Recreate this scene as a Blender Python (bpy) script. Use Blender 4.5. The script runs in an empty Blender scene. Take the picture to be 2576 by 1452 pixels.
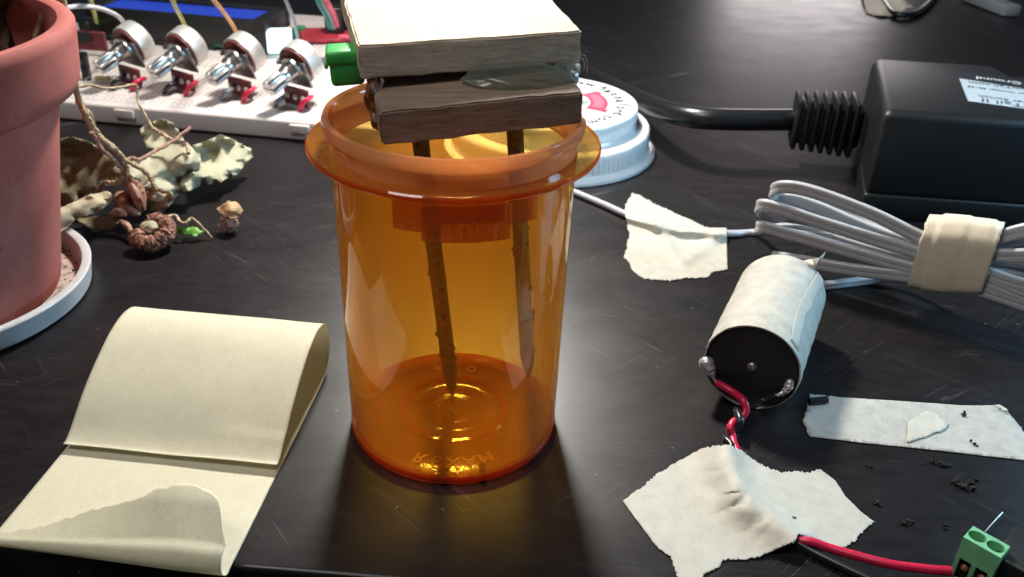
import bpy, bmesh, math, random
from mathutils import Vector, Matrix, noise
from mathutils.geometry import delaunay_2d_cdt

random.seed(7)
MM = 0.001
scene = bpy.context.scene
col = scene.collection
PI = math.pi

# ------------------------------------------------------------------ camera
PITCH, ROLL, FPX = math.radians(29.8774), math.radians(2.23266), 2313.54
EYE = Vector((12.881, -177.498, 138.840))
_c, _s = math.cos(PITCH), math.sin(PITCH)
FW = Vector((0, _c, -_s))
_R, _U = Vector((1, 0, 0)), Vector((0, _s, _c))
RT = math.cos(ROLL) * _R + math.sin(ROLL) * _U
UP = -math.sin(ROLL) * _R + math.cos(ROLL) * _U

cam_data = bpy.data.cameras.new('camera')
cam_data.sensor_width = 36
cam_data.lens = 36 * FPX / 2576
cam_data.clip_start = 0.005
cam_data.clip_end = 20
cam_data.dof.use_dof = True
cam_data.dof.focus_distance = 0.205
cam_data.dof.aperture_fstop = 34
cam = bpy.data.objects.new('camera', cam_data)
m = Matrix((RT, UP, -FW)).transposed().to_4x4()
m.translation = EYE * MM
cam.matrix_world = m
col.objects.link(cam)
scene.camera = cam

# ------------------------------------------------------------------ world, lamps, exposure
world = bpy.data.worlds.new('World')
scene.world = world
world.use_nodes = True
world.node_tree.nodes['Background'].inputs[0].default_value = (0.60, 0.68, 0.85, 1)
world.node_tree.nodes['Background'].inputs[1].default_value = 0.07
scene.view_settings.view_transform = 'Standard'
scene.view_settings.look = 'None'
scene.view_settings.exposure = 0.12
scene.view_settings.gamma = 1
scene.view_settings.use_curve_mapping = False
scene.render.engine = 'CYCLES'
scene.cycles.use_denoising = True
scene.cycles.transparent_max_bounces = 24
scene.cycles.max_bounces = 10
scene.cycles.caustics_reflective = False
scene.cycles.caustics_refractive = False


def lamp(name, loc, target, size, power, color, shape='DISK', size_y=None):
    d = bpy.data.lights.new(name, 'AREA')
    d.shape = shape
    d.size = size * MM
    if size_y:
        d.size_y = size_y * MM
    d.energy = power
    d.color = color
    o = bpy.data.objects.new(name, d)
    o.location = Vector(loc) * MM
    v = (Vector(target) - Vector(loc)).normalized()
    o.rotation_euler = v.to_track_quat('-Z', 'Y').to_euler()
    col.objects.link(o)
    return o


lamp('desk_lamp', (-20, 224, 258), (10, 20, 0), 44, 1.85, (1.0, 0.955, 0.885))
lamp('cool_screen_lamp', (335, 62, 130), (70, 60, 10), 90, 0.80, (0.40, 0.72, 1.0), 'RECTANGLE', 80)
lamp('far_glow_lamp', (395, 1120, 180), (180, 400, 0), 210, 0.8, (0.92, 0.84, 0.84), 'RECTANGLE', 150)  # unseen area light added for the soft glow mirrored in the far table
lamp('fill_lamp', (-350, -250, 900), (0, 0, 0), 350, 3.4, (1.0, 0.95, 0.90))  # added fill light, brightens the faces turned toward the camera


# ------------------------------------------------------------------ helpers
def W(x, y, z=0.0):
    """world point (mm) on the horizontal plane z seen at photo position x, y (photo 2576 wide)"""
    d = FW + RT * ((x - 1288) / FPX) - UP * ((y - 726) / FPX)
    return EYE + d * ((z - EYE.z) / d.z)


def WP(x, y, p, n):
    d = FW + RT * ((x - 1288) / FPX) - UP * ((y - 726) / FPX)
    p, n = Vector(p), Vector(n)
    return EYE + d * ((p - EYE).dot(n) / d.dot(n))


def thing(name, label, cat, loc=(0, 0, 0), group=None):
    o = bpy.data.objects.new(name, None)
    o.empty_display_size = 0.005
    o.location = Vector(loc) * MM
    o['label'] = label
    o['category'] = cat
    if group:
        o['group'] = group
    col.objects.link(o)
    return o


def tag(o, label, cat, group=None, kind=None):
    o['label'] = label
    o['category'] = cat
    if group:
        o['group'] = group
    if kind:
        o['kind'] = kind
    return o


def origin(o):
    v = Vector((0, 0, 0))
    while o is not None:
        v = v + o.location
        o = o.parent
    return v / MM


def obj(name, geo, mat, parent=None, smooth=True, local=False, loc=None):
    """ONE mesh object from (verts in mm, faces)"""
    V, Fc = geo
    off = Vector((0, 0, 0))
    if parent is not None and not local:
        off = origin(parent)
    if loc is not None:
        off = Vector(loc)
    me = bpy.data.meshes.new(name)
    me.from_pydata([((Vector(v) - off) * MM)[:] for v in V], [], Fc)
    me.validate()
    bm = bmesh.new()
    bm.from_mesh(me)
    bmesh.ops.recalc_face_normals(bm, faces=bm.faces)
    bm.to_mesh(me)
    bm.free()
    me.materials.append(mat)
    if smooth:
        for p in me.polygons:
            p.use_smooth = True
        try:
            me.set_sharp_from_angle(angle=math.radians(38))
        except Exception:
            pass
    o = bpy.data.objects.new(name, me)
    if loc is not None:
        o.location = off * MM
    if parent is not None:
        o.parent = parent
    col.objects.link(o)
    return o


def join(*gs):
    V, Fc = [], []
    for v, f in gs:
        n = len(V)
        V += [Vector(p) for p in v]
        Fc += [tuple(i + n for i in q) for q in f]
    return V, Fc


def xf(geo, mat):
    return [mat @ Vector(v) for v in geo[0]], geo[1]


def lathe(prof, n=96, c=(0, 0, 0), closed=False, a0=0.0, a1=2 * PI, rfun=None):
    full = abs(a1 - a0 - 2 * PI) < 1e-6
    m_ = n if full else n + 1
    V, Fc = [], []
    for i in range(m_):
        a = a0 + (a1 - a0) * i / n
        for (r, z) in prof:
            rr = r if rfun is None else rfun(r, z, a)
            V.append(Vector((c[0] + rr * math.cos(a), c[1] + rr * math.sin(a), c[2] + z)))
    k = len(prof)
    for i in range(n):
        j = (i + 1) % m_
        for q in range(k if closed else k - 1):
            w = (q + 1) % k
            Fc.append((i * k + q, j * k + q, j * k + w, i * k + w))
    if not full and closed:
        Fc.append(tuple(range(k)))
        Fc.append(tuple(n * k + q for q in reversed(range(k))))
    return V, Fc


def patch(r0, r1, z0, z1, a0, a1, n=14, c=(0, 0, 0)):
    return lathe([(r0, z0), (r1, z0), (r1, z1), (r0, z1)], n, c, True, math.radians(a0), math.radians(a1))


def spline(pts, per=8):
    pts = [Vector(p) for p in pts]
    if len(pts) < 3:
        return [pts[0].lerp(pts[-1], i / per) for i in range(per + 1)]
    P = [pts[0] * 2 - pts[1]] + pts + [pts[-1] * 2 - pts[-2]]
    out = []
    for i in range(1, len(P) - 2):
        a, b, c_, d = P[i - 1], P[i], P[i + 1], P[i + 2]
        for j in range(per):
            t = j / per
            out.append(0.5 * ((2 * b) + (c_ - a) * t + (2 * a - 5 * b + 4 * c_ - d) * t * t + (3 * b - a - 3 * c_ + d) * t ** 3))
    out.append(pts[-1])
    return out


def tube(pts, r, n=10, per=8, rf=None, smooth_path=True, rough=0.0):
    P = spline(pts, per) if smooth_path else [Vector(p) for p in pts]
    V, Fc = [], []
    t = (P[1] - P[0]).normalized()
    u = t.orthogonal().normalized()
    for i, p in enumerate(P):
        t2 = (P[min(i + 1, len(P) - 1)] - P[max(i - 1, 0)]).normalized()
        u = (u - t2 * u.dot(t2)).normalized()
        w = t2.cross(u)
        s = i / (len(P) - 1)
        rr = r * (rf(s) if rf else 1)
        for k in range(n):
            a = 2 * PI * k / n
            q = rr * (1 + rough * random.uniform(-1, 1))
            V.append(p + u * (q * math.cos(a)) + w * (q * math.sin(a)))
    for i in range(len(P) - 1):
        for k in range(n):
            k2 = (k + 1) % n
            Fc.append((i * n + k, i * n + k2, (i + 1) * n + k2, (i + 1) * n + k))
    Fc.append(tuple(reversed(range(n))))
    Fc.append(tuple((len(P) - 1) * n + k for k in range(n)))
    return V, Fc


def ribbon(pts, prof, up=(0, 0, 1), per=10):
    """sweep a closed profile (side, up) along a path keeping up"""
    P = spline(pts, per)
    up = Vector(up)
    V, Fc = [], []
    n = len(prof)
    for i, p in enumerate(P):
        t = (P[min(i + 1, len(P) - 1)] - P[max(i - 1, 0)]).normalized()
        s = t.cross(up).normalized()
        u = s.cross(t)
        for (a, b) in prof:
            V.append(p + s * a + u * b)
    for i in range(len(P) - 1):
        for k in range(n):
            k2 = (k + 1) % n
            Fc.append((i * n + k, i * n + k2, (i + 1) * n + k2, (i + 1) * n + k))
    Fc.append(tuple(reversed(range(n))))
    Fc.append(tuple((len(P) - 1) * n + k for k in range(n)))
    return V, Fc


def box(sx, sy, sz, bevel=0.0, seg=2, mat=None):
    bm = bmesh.new()
    bmesh.ops.create_cube(bm, size=1)
    bmesh.ops.scale(bm, vec=(sx, sy, sz), verts=bm.verts)
    if bevel > 0:
        bmesh.ops.bevel(bm, geom=list(bm.edges), offset=bevel, segments=seg, affect='EDGES', profile=0.5)
    if mat is not None:
        bmesh.ops.transform(bm, matrix=mat, verts=bm.verts)
    bm.verts.index_update()
    g = [v.co.copy() for v in bm.verts], [tuple(v.index for v in f.verts) for f in bm.faces]
    bm.free()
    return g


def frame(o, x, z=(0, 0, 1)):
    """matrix with local x along x, local z near z, origin o"""
    x = Vector(x).normalized()
    z = Vector(z)
    y = z.cross(x).normalized()
    z = x.cross(y)
    mt = Matrix((x, y, z)).transposed().to_4x4()
    mt.translation = Vector(o)
    return mt


def prism(poly, z0, z1, bevel=0.0, seg=3, top_off=(0, 0)):
    bm = bmesh.new()
    vs = [bm.verts.new((p[0], p[1], z0)) for p in poly]
    f = bm.faces.new(vs)
    ex = bmesh.ops.extrude_face_region(bm, geom=[f])
    for v in ex['geom']:
        if isinstance(v, bmesh.types.BMVert):
            v.co.z = z1
            v.co.x += top_off[0]
            v.co.y += top_off[1]
    bmesh.ops.recalc_face_normals(bm, faces=bm.faces)
    if bevel:
        bmesh.ops.bevel(bm, geom=list(bm.edges), offset=bevel, segments=seg, affect='EDGES', profile=0.5)
    bm.verts.index_update()
    g = [v.co.copy() for v in bm.verts], [tuple(v.index for v in q.verts) for q in bm.faces]
    bm.free()
    return g


def lump(r, sub=3, amp=0.25, freq=1.0, seed=0, squash=(1, 1, 1), at=(0, 0, 0)):
    bm = bmesh.new()
    bmesh.ops.create_icosphere(bm, subdivisions=sub, radius=1)
    V = []
    for v in bm.verts:
        n_ = noise.fractal(v.co * freq + Vector((seed * 7.3, seed * 3.1, 0)), 0.8, 2.0, 4)
        p = v.co * (r * (1 + amp * n_))
        V.append(Vector((p.x * squash[0] + at[0], p.y * squash[1] + at[1], p.z * squash[2] + at[2])))
    bm.verts.index_update()
    Fc = [tuple(v.index for v in f.verts) for f in bm.faces]
    bm.free()
    return V, Fc


def text_geo(s, size, depth=0.0, bold=0.0):
    cu = bpy.data.curves.new('lettering_curve', 'FONT')
    cu.body = s
    cu.size = size
    cu.align_x = 'CENTER'
    cu.align_y = 'CENTER'
    cu.extrude = depth
    cu.offset = bold
    cu.resolution_u = 4
    o = bpy.data.objects.new('lettering_source', cu)
    col.objects.link(o)
    dg = bpy.context.evaluated_depsgraph_get()
    me = bpy.data.meshes.new_from_object(o.evaluated_get(dg))
    g = [v.co.copy() for v in me.vertices], [tuple(p.vertices) for p in me.polygons]
    bpy.data.objects.remove(o)
    bpy.data.curves.remove(cu)
    bpy.data.meshes.remove(me)
    return g


def px_sheet(outline, zctl, step=14, jag=3.0, crinkle=None, power=2.2):
    """sheet whose outline is given as photo positions (x, y, z mm [, torn]); heights are blended from the outline and zctl"""
    rnd = random.Random(len(outline) * 13 + int(outline[0][0]))
    pts = []
    n = len(outline)
    for i in range(n):
        a, b = outline[i], outline[(i + 1) % n]
        L = math.hypot(b[0] - a[0], b[1] - a[1])
        k = max(1, int(L / (step * 0.45)))
        torn = a[3] if len(a) > 3 else 1
        nx, ny = -(b[1] - a[1]) / (L + 1e-6), (b[0] - a[0]) / (L + 1e-6)
        for j in range(k):
            t = j / k
            w = jag * torn * rnd.uniform(-1, 1) * (0.3 if j == 0 else 1)
            w += jag * torn * 1.2 * noise.noise(Vector((a[0] * .02 + t * L * .03, a[1] * .02, 3.3)))
            pts.append((a[0] + (b[0] - a[0]) * t + nx * w, a[1] + (b[1] - a[1]) * t + ny * w))
    ctl = [(o[0], o[1], o[2], 60) for o in outline] + [(*q, 700) for q in zctl]
    xs = [p[0] for p in pts]
    ys = [p[1] for p in pts]
    co = [Vector(p) for p in pts]
    loop = list(range(len(co)))
    y = min(ys) + step * .5
    row = 0
    while y < max(ys):
        x = min(xs) + (step * .5 if row % 2 else 0)
        while x < max(xs):
            co.append(Vector((x + rnd.uniform(-.2, .2) * step, y + rnd.uniform(-.2, .2) * step)))
            x += step
        y += step * .8
        row += 1
    v2, e2, f2, _, _, _ = delaunay_2d_cdt(co, [], [loop], 1, 1e-4)
    V = []
    for p in v2:
        num = den = 0.0
        for (cx, cy, cz, soft) in ctl:
            d2 = (p.x - cx) ** 2 + ((p.y - cy) * 1.4) ** 2 + soft
            w = (1.0 if soft < 100 else 4.0) / d2 ** (power / 2)
            num += w * cz
            den += w
        z = num / den
        if crinkle:
            z += crinkle(p.x, p.y)
        V.append(W(p.x, p.y, max(z, 0.12)))
    return V, [tuple(f) for f in f2 if len(f) >= 3]


def solid(o, t, off=0):
    md = o.modifiers.new('thickness', 'SOLIDIFY')
    md.thickness = t * MM
    md.offset = off
    return o


# ------------------------------------------------------------------ materials
def new_mat(name):
    mt = bpy.data.materials.new(name)
    mt.use_nodes = True
    nt = mt.node_tree
    b = nt.nodes['Principled BSDF']
    return mt, nt, b


def N(nt, t, **kw):
    n_ = nt.nodes.new(t)
    for k, v in kw.items():
        setattr(n_, k, v)
    return n_


def tex_noise(nt, scale, detail=3.0, rough=0.5, vec=None, stretch=None, rot=0.0):
    tc = N(nt, 'ShaderNodeTexCoord')
    mp = N(nt, 'ShaderNodeMapping')
    src = tc.outputs['Object']
    if rot:
        m0 = N(nt, 'ShaderNodeMapping')
        m0.inputs['Rotation'].default_value = (0, 0, rot)
        nt.links.new(src, m0.inputs['Vector'])
        src = m0.outputs[0]
    nt.links.new(src, mp.inputs['Vector'])
    if stretch:
        mp.inputs['Scale'].default_value = stretch
    nz = N(nt, 'ShaderNodeTexNoise')
    nz.inputs['Scale'].default_value = scale
    nz.inputs['Detail'].default_value = detail
    nz.inputs['Roughness'].default_value = rough
    nt.links.new(mp.outputs[0], nz.inputs['Vector'])
    return nz


def ramp(nt, src, stops):
    r = N(nt, 'ShaderNodeValToRGB')
    e = r.color_ramp.elements
    while len(e) < len(stops):
        e.new(0.5)
    for el, (p, c_) in zip(e, stops):
        el.position = p
        el.color = (c_[0], c_[1], c_[2], 1) if not isinstance(c_, float) else (c_, c_, c_, 1)
    nt.links.new(src, r.inputs[0])
    return r


def mathn(nt, op, a, b=None):
    n_ = N(nt, 'ShaderNodeMath', operation=op)
    for i, v in enumerate((a, b)):
        if v is None:
            continue
        if isinstance(v, (int, float)):
            n_.inputs[i].default_value = v
        else:
            nt.links.new(v, n_.inputs[i])
    return n_.outputs[0]


def add_bump(nt, b, src, strength=0.3, dist=0.0003):
    bp = N(nt, 'ShaderNodeBump')
    bp.inputs['Strength'].default_value = strength
    bp.inputs['Distance'].default_value = dist
    nt.links.new(src, bp.inputs['Height'])
    nt.links.new(bp.outputs[0], b.inputs['Normal'])
    return bp


def simple(name, c1, c2=None, rough=0.5, scale=300, metal=0.0, bump=0.0, detail=4.0, spec=0.5, stretch=None, bscale=None, sss=0.0, coat=0.0, bdist=0.0003, lo=0.35, hi=0.65):
    mt, nt, b = new_mat(name)
    b.inputs['Roughness'].default_value = rough
    b.inputs['Metallic'].default_value = metal
    b.inputs['Specular IOR Level'].default_value = spec
    if coat:
        b.inputs['Coat Weight'].default_value = coat
    c2 = c2 or tuple(x * 0.8 for x in c1)
    nz = tex_noise(nt, scale, detail, 0.55, stretch=stretch)
    rp = ramp(nt, nz.outputs[0], [(lo, c2), (hi, c1)])
    nt.links.new(rp.outputs[0], b.inputs['Base Color'])
    if sss:
        b.inputs['Subsurface Weight'].default_value = sss
        b.inputs['Subsurface Radius'].default_value = (0.004, 0.003, 0.002)
        b.inputs['Subsurface Scale'].default_value = 0.4
    if bump:
        nb = tex_noise(nt, bscale or scale * 3, 5, 0.6, stretch=stretch)
        add_bump(nt, b, nb.outputs[0], bump, bdist)
    return mt


def amber(name, tint, glow, haze, gloss=1.0, rough=0.04, diff=0.35):
    """thin clear plastic: tinted straight-through light, a little haze, sharp reflections"""
    mt, nt, b = new_mat(name)
    nt.nodes.remove(b)
    out = nt.nodes['Material Output']
    lw = N(nt, 'ShaderNodeLayerWeight')
    lw.inputs['Blend'].default_value = 0.5
    edge = mathn(nt, 'POWER', lw.outputs['Facing'], 3.0)
    mix = N(nt, 'ShaderNodeMix', data_type='RGBA')
    nt.links.new(edge, mix.inputs[0])
    mix.inputs[6].default_value = (*tint, 1)
    mix.inputs[7].default_value = (tint[0] ** 2.2, tint[1] ** 2.6, tint[2] ** 2.4, 1)
    tr = N(nt, 'ShaderNodeBsdfTransparent')
    nt.links.new(mix.outputs[2], tr.inputs[0])
    tl = N(nt, 'ShaderNodeBsdfTranslucent')
    tl.inputs[0].default_value = (*glow, 1)
    df = N(nt, 'ShaderNodeBsdfDiffuse')
    df.inputs[0].default_value = (*glow, 1)
    m1 = N(nt, 'ShaderNodeMixShader')
    m1.inputs[0].default_value = diff
    nt.links.new(tl.outputs[0], m1.inputs[1])
    nt.links.new(df.outputs[0], m1.inputs[2])
    m2 = N(nt, 'ShaderNodeMixShader')
    cl = tex_noise(nt, 70, 5, 0.65, stretch=(1, 1, .6))
    sc = tex_noise(nt, 9, 1.0, 0.5, stretch=(60, 60, 3), rot=.3)
    scl = mathn(nt, 'LESS_THAN', mathn(nt, 'ABSOLUTE', mathn(nt, 'SUBTRACT', sc.outputs[0], 0.5)), 0.006)
    hz0 = mathn(nt, 'ADD', mathn(nt, 'MULTIPLY', haze, mathn(nt, 'ADD', 0.62, mathn(nt, 'MULTIPLY', cl.outputs[0], 0.76))), mathn(nt, 'MULTIPLY', scl, 0.05))
    hz = mathn(nt, 'ADD', hz0, mathn(nt, 'MULTIPLY', edge, 0.35))
    nt.links.new(hz, m2.inputs[0])
    nt.links.new(tr.outputs[0], m2.inputs[1])
    nt.links.new(m1.outputs[0], m2.inputs[2])
    gl = N(nt, 'ShaderNodeBsdfGlossy')
    gl.inputs['Roughness'].default_value = rough
    gl.inputs[0].default_value = (1, 1, 1, 1)
    f5 = mathn(nt, 'POWER', lw.outputs['Facing'], 4.0)
    fr = mathn(nt, 'ADD', 0.04 * gloss, mathn(nt, 'MULTIPLY', f5, 0.55 * gloss))
    m3 = N(nt, 'ShaderNodeMixShader')
    nt.links.new(fr, m3.inputs[0])
    nt.links.new(m2.outputs[0], m3.inputs[1])
    nt.links.new(gl.outputs[0], m3.inputs[2])
    nt.links.new(m3.outputs[0], out.inputs[0])
    return mt


def table_material():
    mt, nt, b = new_mat('dark_laminate')
    b.inputs['Specular IOR Level'].default_value = 0.36
    grain = tex_noise(nt, 60, 6, 0.6, stretch=(2.0, 5, 1), rot=0.06)
    rp = ramp(nt, grain.outputs[0], [(0.3, (0.006, 0.005, 0.0058)), (0.7, (0.014, 0.0115, 0.012))])
    # long fine scratches: thin contour lines of stretched noise, in three directions
    total = None
    for k, (rot, sx, sy, sc, wd) in enumerate(((0.80, .7, 48, 6, .0045), (0.68, .8, 62, 6, .0045), (0.92, .7, 40, 7, .004), (-0.80, .8, 55, 6, .0045), (-0.62, .9, 60, 5, .004), (0.06, .6, 60, 6, .003))):
        nz = tex_noise(nt, sc, 0.6, 0.5, stretch=(sx, sy, 1), rot=rot)
        a = mathn(nt, 'ABSOLUTE', mathn(nt, 'SUBTRACT', nz.outputs[0], 0.5))
        line = mathn(nt, 'LESS_THAN', a, wd)
        mk = tex_noise(nt, 13 + 4 * k, 3, 0.6, stretch=(1, 1.8, 1), rot=rot)
        msk = ramp(nt, mk.outputs[0], [(0.54, 0.0), (0.70, 1.0)])
        li = mathn(nt, 'MULTIPLY', line, msk.outputs[0])
        total = li if total is None else mathn(nt, 'MAXIMUM', total, li)
    # dust specks
    tc = N(nt, 'ShaderNodeTexCoord')
    vo = N(nt, 'ShaderNodeTexVoronoi')
    vo.inputs['Scale'].default_value = 210
    nt.links.new(tc.outputs['Object'], vo.inputs['Vector'])
    sp = mathn(nt, 'LESS_THAN', vo.outputs['Distance'], 0.075)
    sepc = N(nt, 'ShaderNodeSeparateColor')
    nt.links.new(vo.outputs['Color'], sepc.inputs[0])
    speck = mathn(nt, 'MULTIPLY', sp, mathn(nt, 'GREATER_THAN', sepc.outputs[0], 0.92))
    marks = mathn(nt, 'MAXIMUM', mathn(nt, 'MULTIPLY', total, 0.42), mathn(nt, 'MULTIPLY', speck, 0.5))
    mix = N(nt, 'ShaderNodeMix', data_type='RGBA')
    nt.links.new(marks, mix.inputs[0])
    nt.links.new(rp.outputs[0], mix.inputs[6])
    mix.inputs[7].default_value = (0.16, 0.15, 0.15, 1)
    nt.links.new(mix.outputs[2], b.inputs['Base Color'])
    rn = tex_noise(nt, 45, 5, 0.6, stretch=(1, 1.6, 1), rot=-0.3)
    rr = ramp(nt, rn.outputs[0], [(0.3, 0.32), (0.7, 0.39)])
    nt.links.new(rr.outputs[0], b.inputs['Roughness'])
    fine = tex_noise(nt, 1500, 3, 0.6, stretch=(1, 2.5, 1), rot=-0.35)
    hb = mathn(nt, 'SUBTRACT', mathn(nt, 'MULTIPLY', fine.outputs[0], 0.35), mathn(nt, 'MULTIPLY', total, 0.6))
    add_bump(nt, b, hb, 0.22, 0.0001)
    return mt


def wood_material(name, c1, c2, along='x'):
    mt, nt, b = new_mat(name)
    st = (0.5, 6, 9) if along == 'x' else (6, 0.5, 9)
    g = tex_noise(nt, 130, 7, 0.65, stretch=st)
    g.inputs['Distortion'].default_value = 0.4
    rp = ramp(nt, g.outputs[0], [(0.33, c2), (0.62, c1)])
    pores = tex_noise(nt, 900, 3, 0.6, stretch=(0.12, 2.2, 2.2))
    pr = ramp(nt, pores.outputs[0], [(0.30, 0.72), (0.42, 1.0)])
    mix = N(nt, 'ShaderNodeMix', data_type='RGBA', blend_type='MULTIPLY')
    mix.inputs[0].default_value = 1
    nt.links.new(rp.outputs[0], mix.inputs[6])
    nt.links.new(pr.outputs[0], mix.inputs[7])
    nt.links.new(mix.outputs[2], b.inputs['Base Color'])
    b.inputs['Roughness'].default_value = 0.7
    b.inputs['Specular IOR Level'].default_value = 0.3
    add_bump(nt, b, g.outputs[0], 0.35, 0.0004)
    return mt


def tape_material(name, c1, c2, glossy=0.45, trans=0.25):
    mt, nt, b = new_mat(name)
    crepe = tex_noise(nt, 2600, 4, 0.7, stretch=(.8, 2.4, 1))
    fib = tex_noise(nt, 260, 5, 0.6)
    rp0 = ramp(nt, fib.outputs[0], [(0.3, c2), (0.65, c1)])
    fine = ramp(nt, crepe.outputs[0], [(0.34, (0.84, 0.83, 0.80)), (0.60, (1.0, 1.0, 1.0))])
    rp = N(nt, 'ShaderNodeMix', data_type='RGBA', blend_type='MULTIPLY')
    rp.inputs[0].default_value = 1
    nt.links.new(rp0.outputs[0], rp.inputs[6])
    nt.links.new(fine.outputs[0], rp.inputs[7])
    nt.links.new(rp.outputs[2], b.inputs['Base Color'])
    b.inputs['Roughness'].default_value = glossy
    b.inputs['Specular IOR Level'].default_value = 0.35
    add_bump(nt, b, crepe.outputs[0], 0.5, 0.00013)
    out = nt.nodes['Material Output']
    tl = N(nt, 'ShaderNodeBsdfTranslucent')
    nt.links.new(rp.outputs[2], tl.inputs[0])
    mx = N(nt, 'ShaderNodeMixShader')
    mx.inputs[0].default_value = trans
    nt.links.new(b.outputs[0], mx.inputs[1])
    nt.links.new(tl.outputs[0], mx.inputs[2])
    nt.links.new(mx.outputs[0], out.inputs[0])
    return mt


def glow_mat(name, color, strength, base=(0.02, 0.02, 0.02)):
    mt, nt, b = new_mat(name)
    b.inputs['Base Color'].default_value = (*base, 1)
    nz = tex_noise(nt, 220, 4, 0.6)
    rp = ramp(nt, nz.outputs[0], [(0.3, tuple(x * .75 for x in color)), (0.7, color)])
    nt.links.new(rp.outputs[0], b.inputs['Emission Color'])
    b.inputs['Emission Strength'].default_value = strength
    b.inputs['Roughness'].default_value = 0.3
    return mt


M = {}
M['table'] = table_material()
M['floor'] = simple('dark_floor', (0.03, 0.025, 0.02), rough=0.8)
M['amber'] = amber('amber_plastic', (0.94, 0.82, 0.44), (1.0, 0.44, 0.085), 0.24)
M['amber_floor'] = amber('amber_base_plastic', (0.94, 0.80, 0.40), (1.0, 0.41, 0.07), 0.30, 0.6, 0.10)
M['amber_thick'] = amber('thick_amber_plastic', (0.94, 0.75, 0.42), (1.0, 0.48, 0.23), 0.68, 1.0, .08, .45)
M['amber_base'] = amber('amber_base_ring', (0.90, 0.50, 0.16), (0.95, 0.17, 0.035), 0.40)
M['amber_tab'] = amber('amber_tab_plastic', (0.92, 0.66, 0.30), (1.0, 0.40, 0.11), 0.34)
M['emboss'] = amber('embossed_amber', (0.85, 0.55, 0.2), (1.0, 0.52, 0.24), 0.7, 0.3, 0.3)
M['wood_top'] = wood_material('pale_wood', (0.72, 0.58, 0.43), (0.56, 0.44, 0.32))
M['wood_low'] = wood_material('darker_wood', (0.32, 0.235, 0.17), (0.20, 0.14, 0.10))  # darker and browner than the upper block's wood
M['steel'] = simple('steel', (0.55, 0.55, 0.54), (0.38, 0.38, 0.38), rough=0.3, metal=1.0, scale=700)
M['steel_dull'] = simple('dull_plated_steel', (0.42, 0.42, 0.41), (0.22, 0.22, 0.22), rough=0.42, metal=1.0, scale=400)
M['can'] = simple('pale_plated_can', (0.72, 0.71, 0.68), (0.60, 0.59, 0.56), rough=0.42, metal=0.6, scale=250)
M['solder'] = simple('solder', (0.75, 0.75, 0.73), (0.5, 0.5, 0.49), rough=0.3, metal=0.55, scale=900)
M['nail'] = simple('soiled_nail', (0.27, 0.23, 0.18), (0.15, 0.12, 0.09), rough=0.7, metal=0.25, scale=900, bump=0.5)
M['soil'] = simple('potting_soil', (0.022, 0.015, 0.010), (0.008, 0.006, 0.004), rough=0.9, scale=900, bump=0.6)
M['glue'] = amber('hot_glue', (0.82, 0.84, 0.80), (0.34, 0.38, 0.33), 0.40, 1.0, 0.28)
M['glue_brown'] = simple('aged_glue', (0.30, 0.11, 0.035), (0.12, 0.045, 0.02), rough=0.4, scale=200, sss=0.15)
M['green'] = simple('green_plastic', (0.07, 0.55, 0.12), (0.055, 0.46, 0.09), rough=0.35, scale=200, sss=0.1)
M['terminal_green'] = simple('terminal_green', (0.17, 0.47, 0.24), (0.14, 0.40, 0.20), rough=0.5, scale=300)
M['copper'] = simple('copper', (0.62, 0.27, 0.18), rough=0.45, metal=0.6, scale=600)
M['white_plastic'] = simple('white_plastic', (0.80, 0.82, 0.82), (0.74, 0.77, 0.78), rough=0.22, scale=120, spec=0.5)
M['ink_grey'] = simple('grey_ink', (0.03, 0.028, 0.03), rough=0.7, scale=900)
M['ink_mid'] = simple('mid_grey_ink', (0.26, 0.27, 0.28), (0.13, 0.14, 0.15), rough=0.7, scale=700)
M['ink_red'] = simple('red_ink', (0.75, 0.035, 0.09), (0.60, 0.03, 0.07), rough=0.7, scale=900)
M['ink_pink'] = simple('pink_ink', (0.80, 0.12, 0.18), rough=0.7, scale=900)
M['terracotta'] = simple('terracotta', (0.43, 0.135, 0.112), (0.35, 0.10, 0.085), rough=0.72, scale=55, bump=0.15, bscale=1500, spec=0.3, bdist=0.0002)
_mt = M['terracotta']
_nt = _mt.node_tree
_b = _nt.nodes['Principled BSDF']
_src = _b.inputs['Base Color'].links[0].from_socket
_st = tex_noise(_nt, 28, 6, 0.62, stretch=(1, 1, .5))
_sr = ramp(_nt, _st.outputs[0], [(0.52, 0.0), (0.72, 0.42)])
_mx = N(_nt, 'ShaderNodeMix', data_type='RGBA')
_nt.links.new(_sr.outputs[0], _mx.inputs[0])
_nt.links.new(_src, _mx.inputs[6])
_mx.inputs[7].default_value = (0.50, 0.26, 0.24, 1)
_pt = tex_noise(_nt, 1100, 2, 0.5)
_pr = ramp(_nt, _pt.outputs[0], [(0.27, 0.55), (0.36, 1.0)])
_m2 = N(_nt, 'ShaderNodeMix', data_type='RGBA', blend_type='MULTIPLY')
_m2.inputs[0].default_value = 1
_nt.links.new(_mx.outputs[2], _m2.inputs[6])
_nt.links.new(_pr.outputs[0], _m2.inputs[7])
_nt.links.new(_m2.outputs[2], _b.inputs['Base Color'])
M['saucer'] = simple('cloudy_plastic', (0.60, 0.61, 0.61), (0.52, 0.53, 0.54), rough=0.4, scale=100, sss=0.3)
M['grime'] = simple('dusty_saucer_floor', (0.42, 0.33, 0.29), (0.20, 0.14, 0.11), rough=0.8, scale=420, detail=7, lo=0.38, hi=0.50)
M['stem'] = simple('dried_stem', (0.47, 0.36, 0.22), (0.27, 0.19, 0.11), rough=0.8, scale=500, bump=0.4)
M['stem_pink'] = simple('pinkish_dried_stem', (0.46, 0.27, 0.20), (0.26, 0.14, 0.10), rough=0.8, scale=500, bump=0.4)
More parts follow.
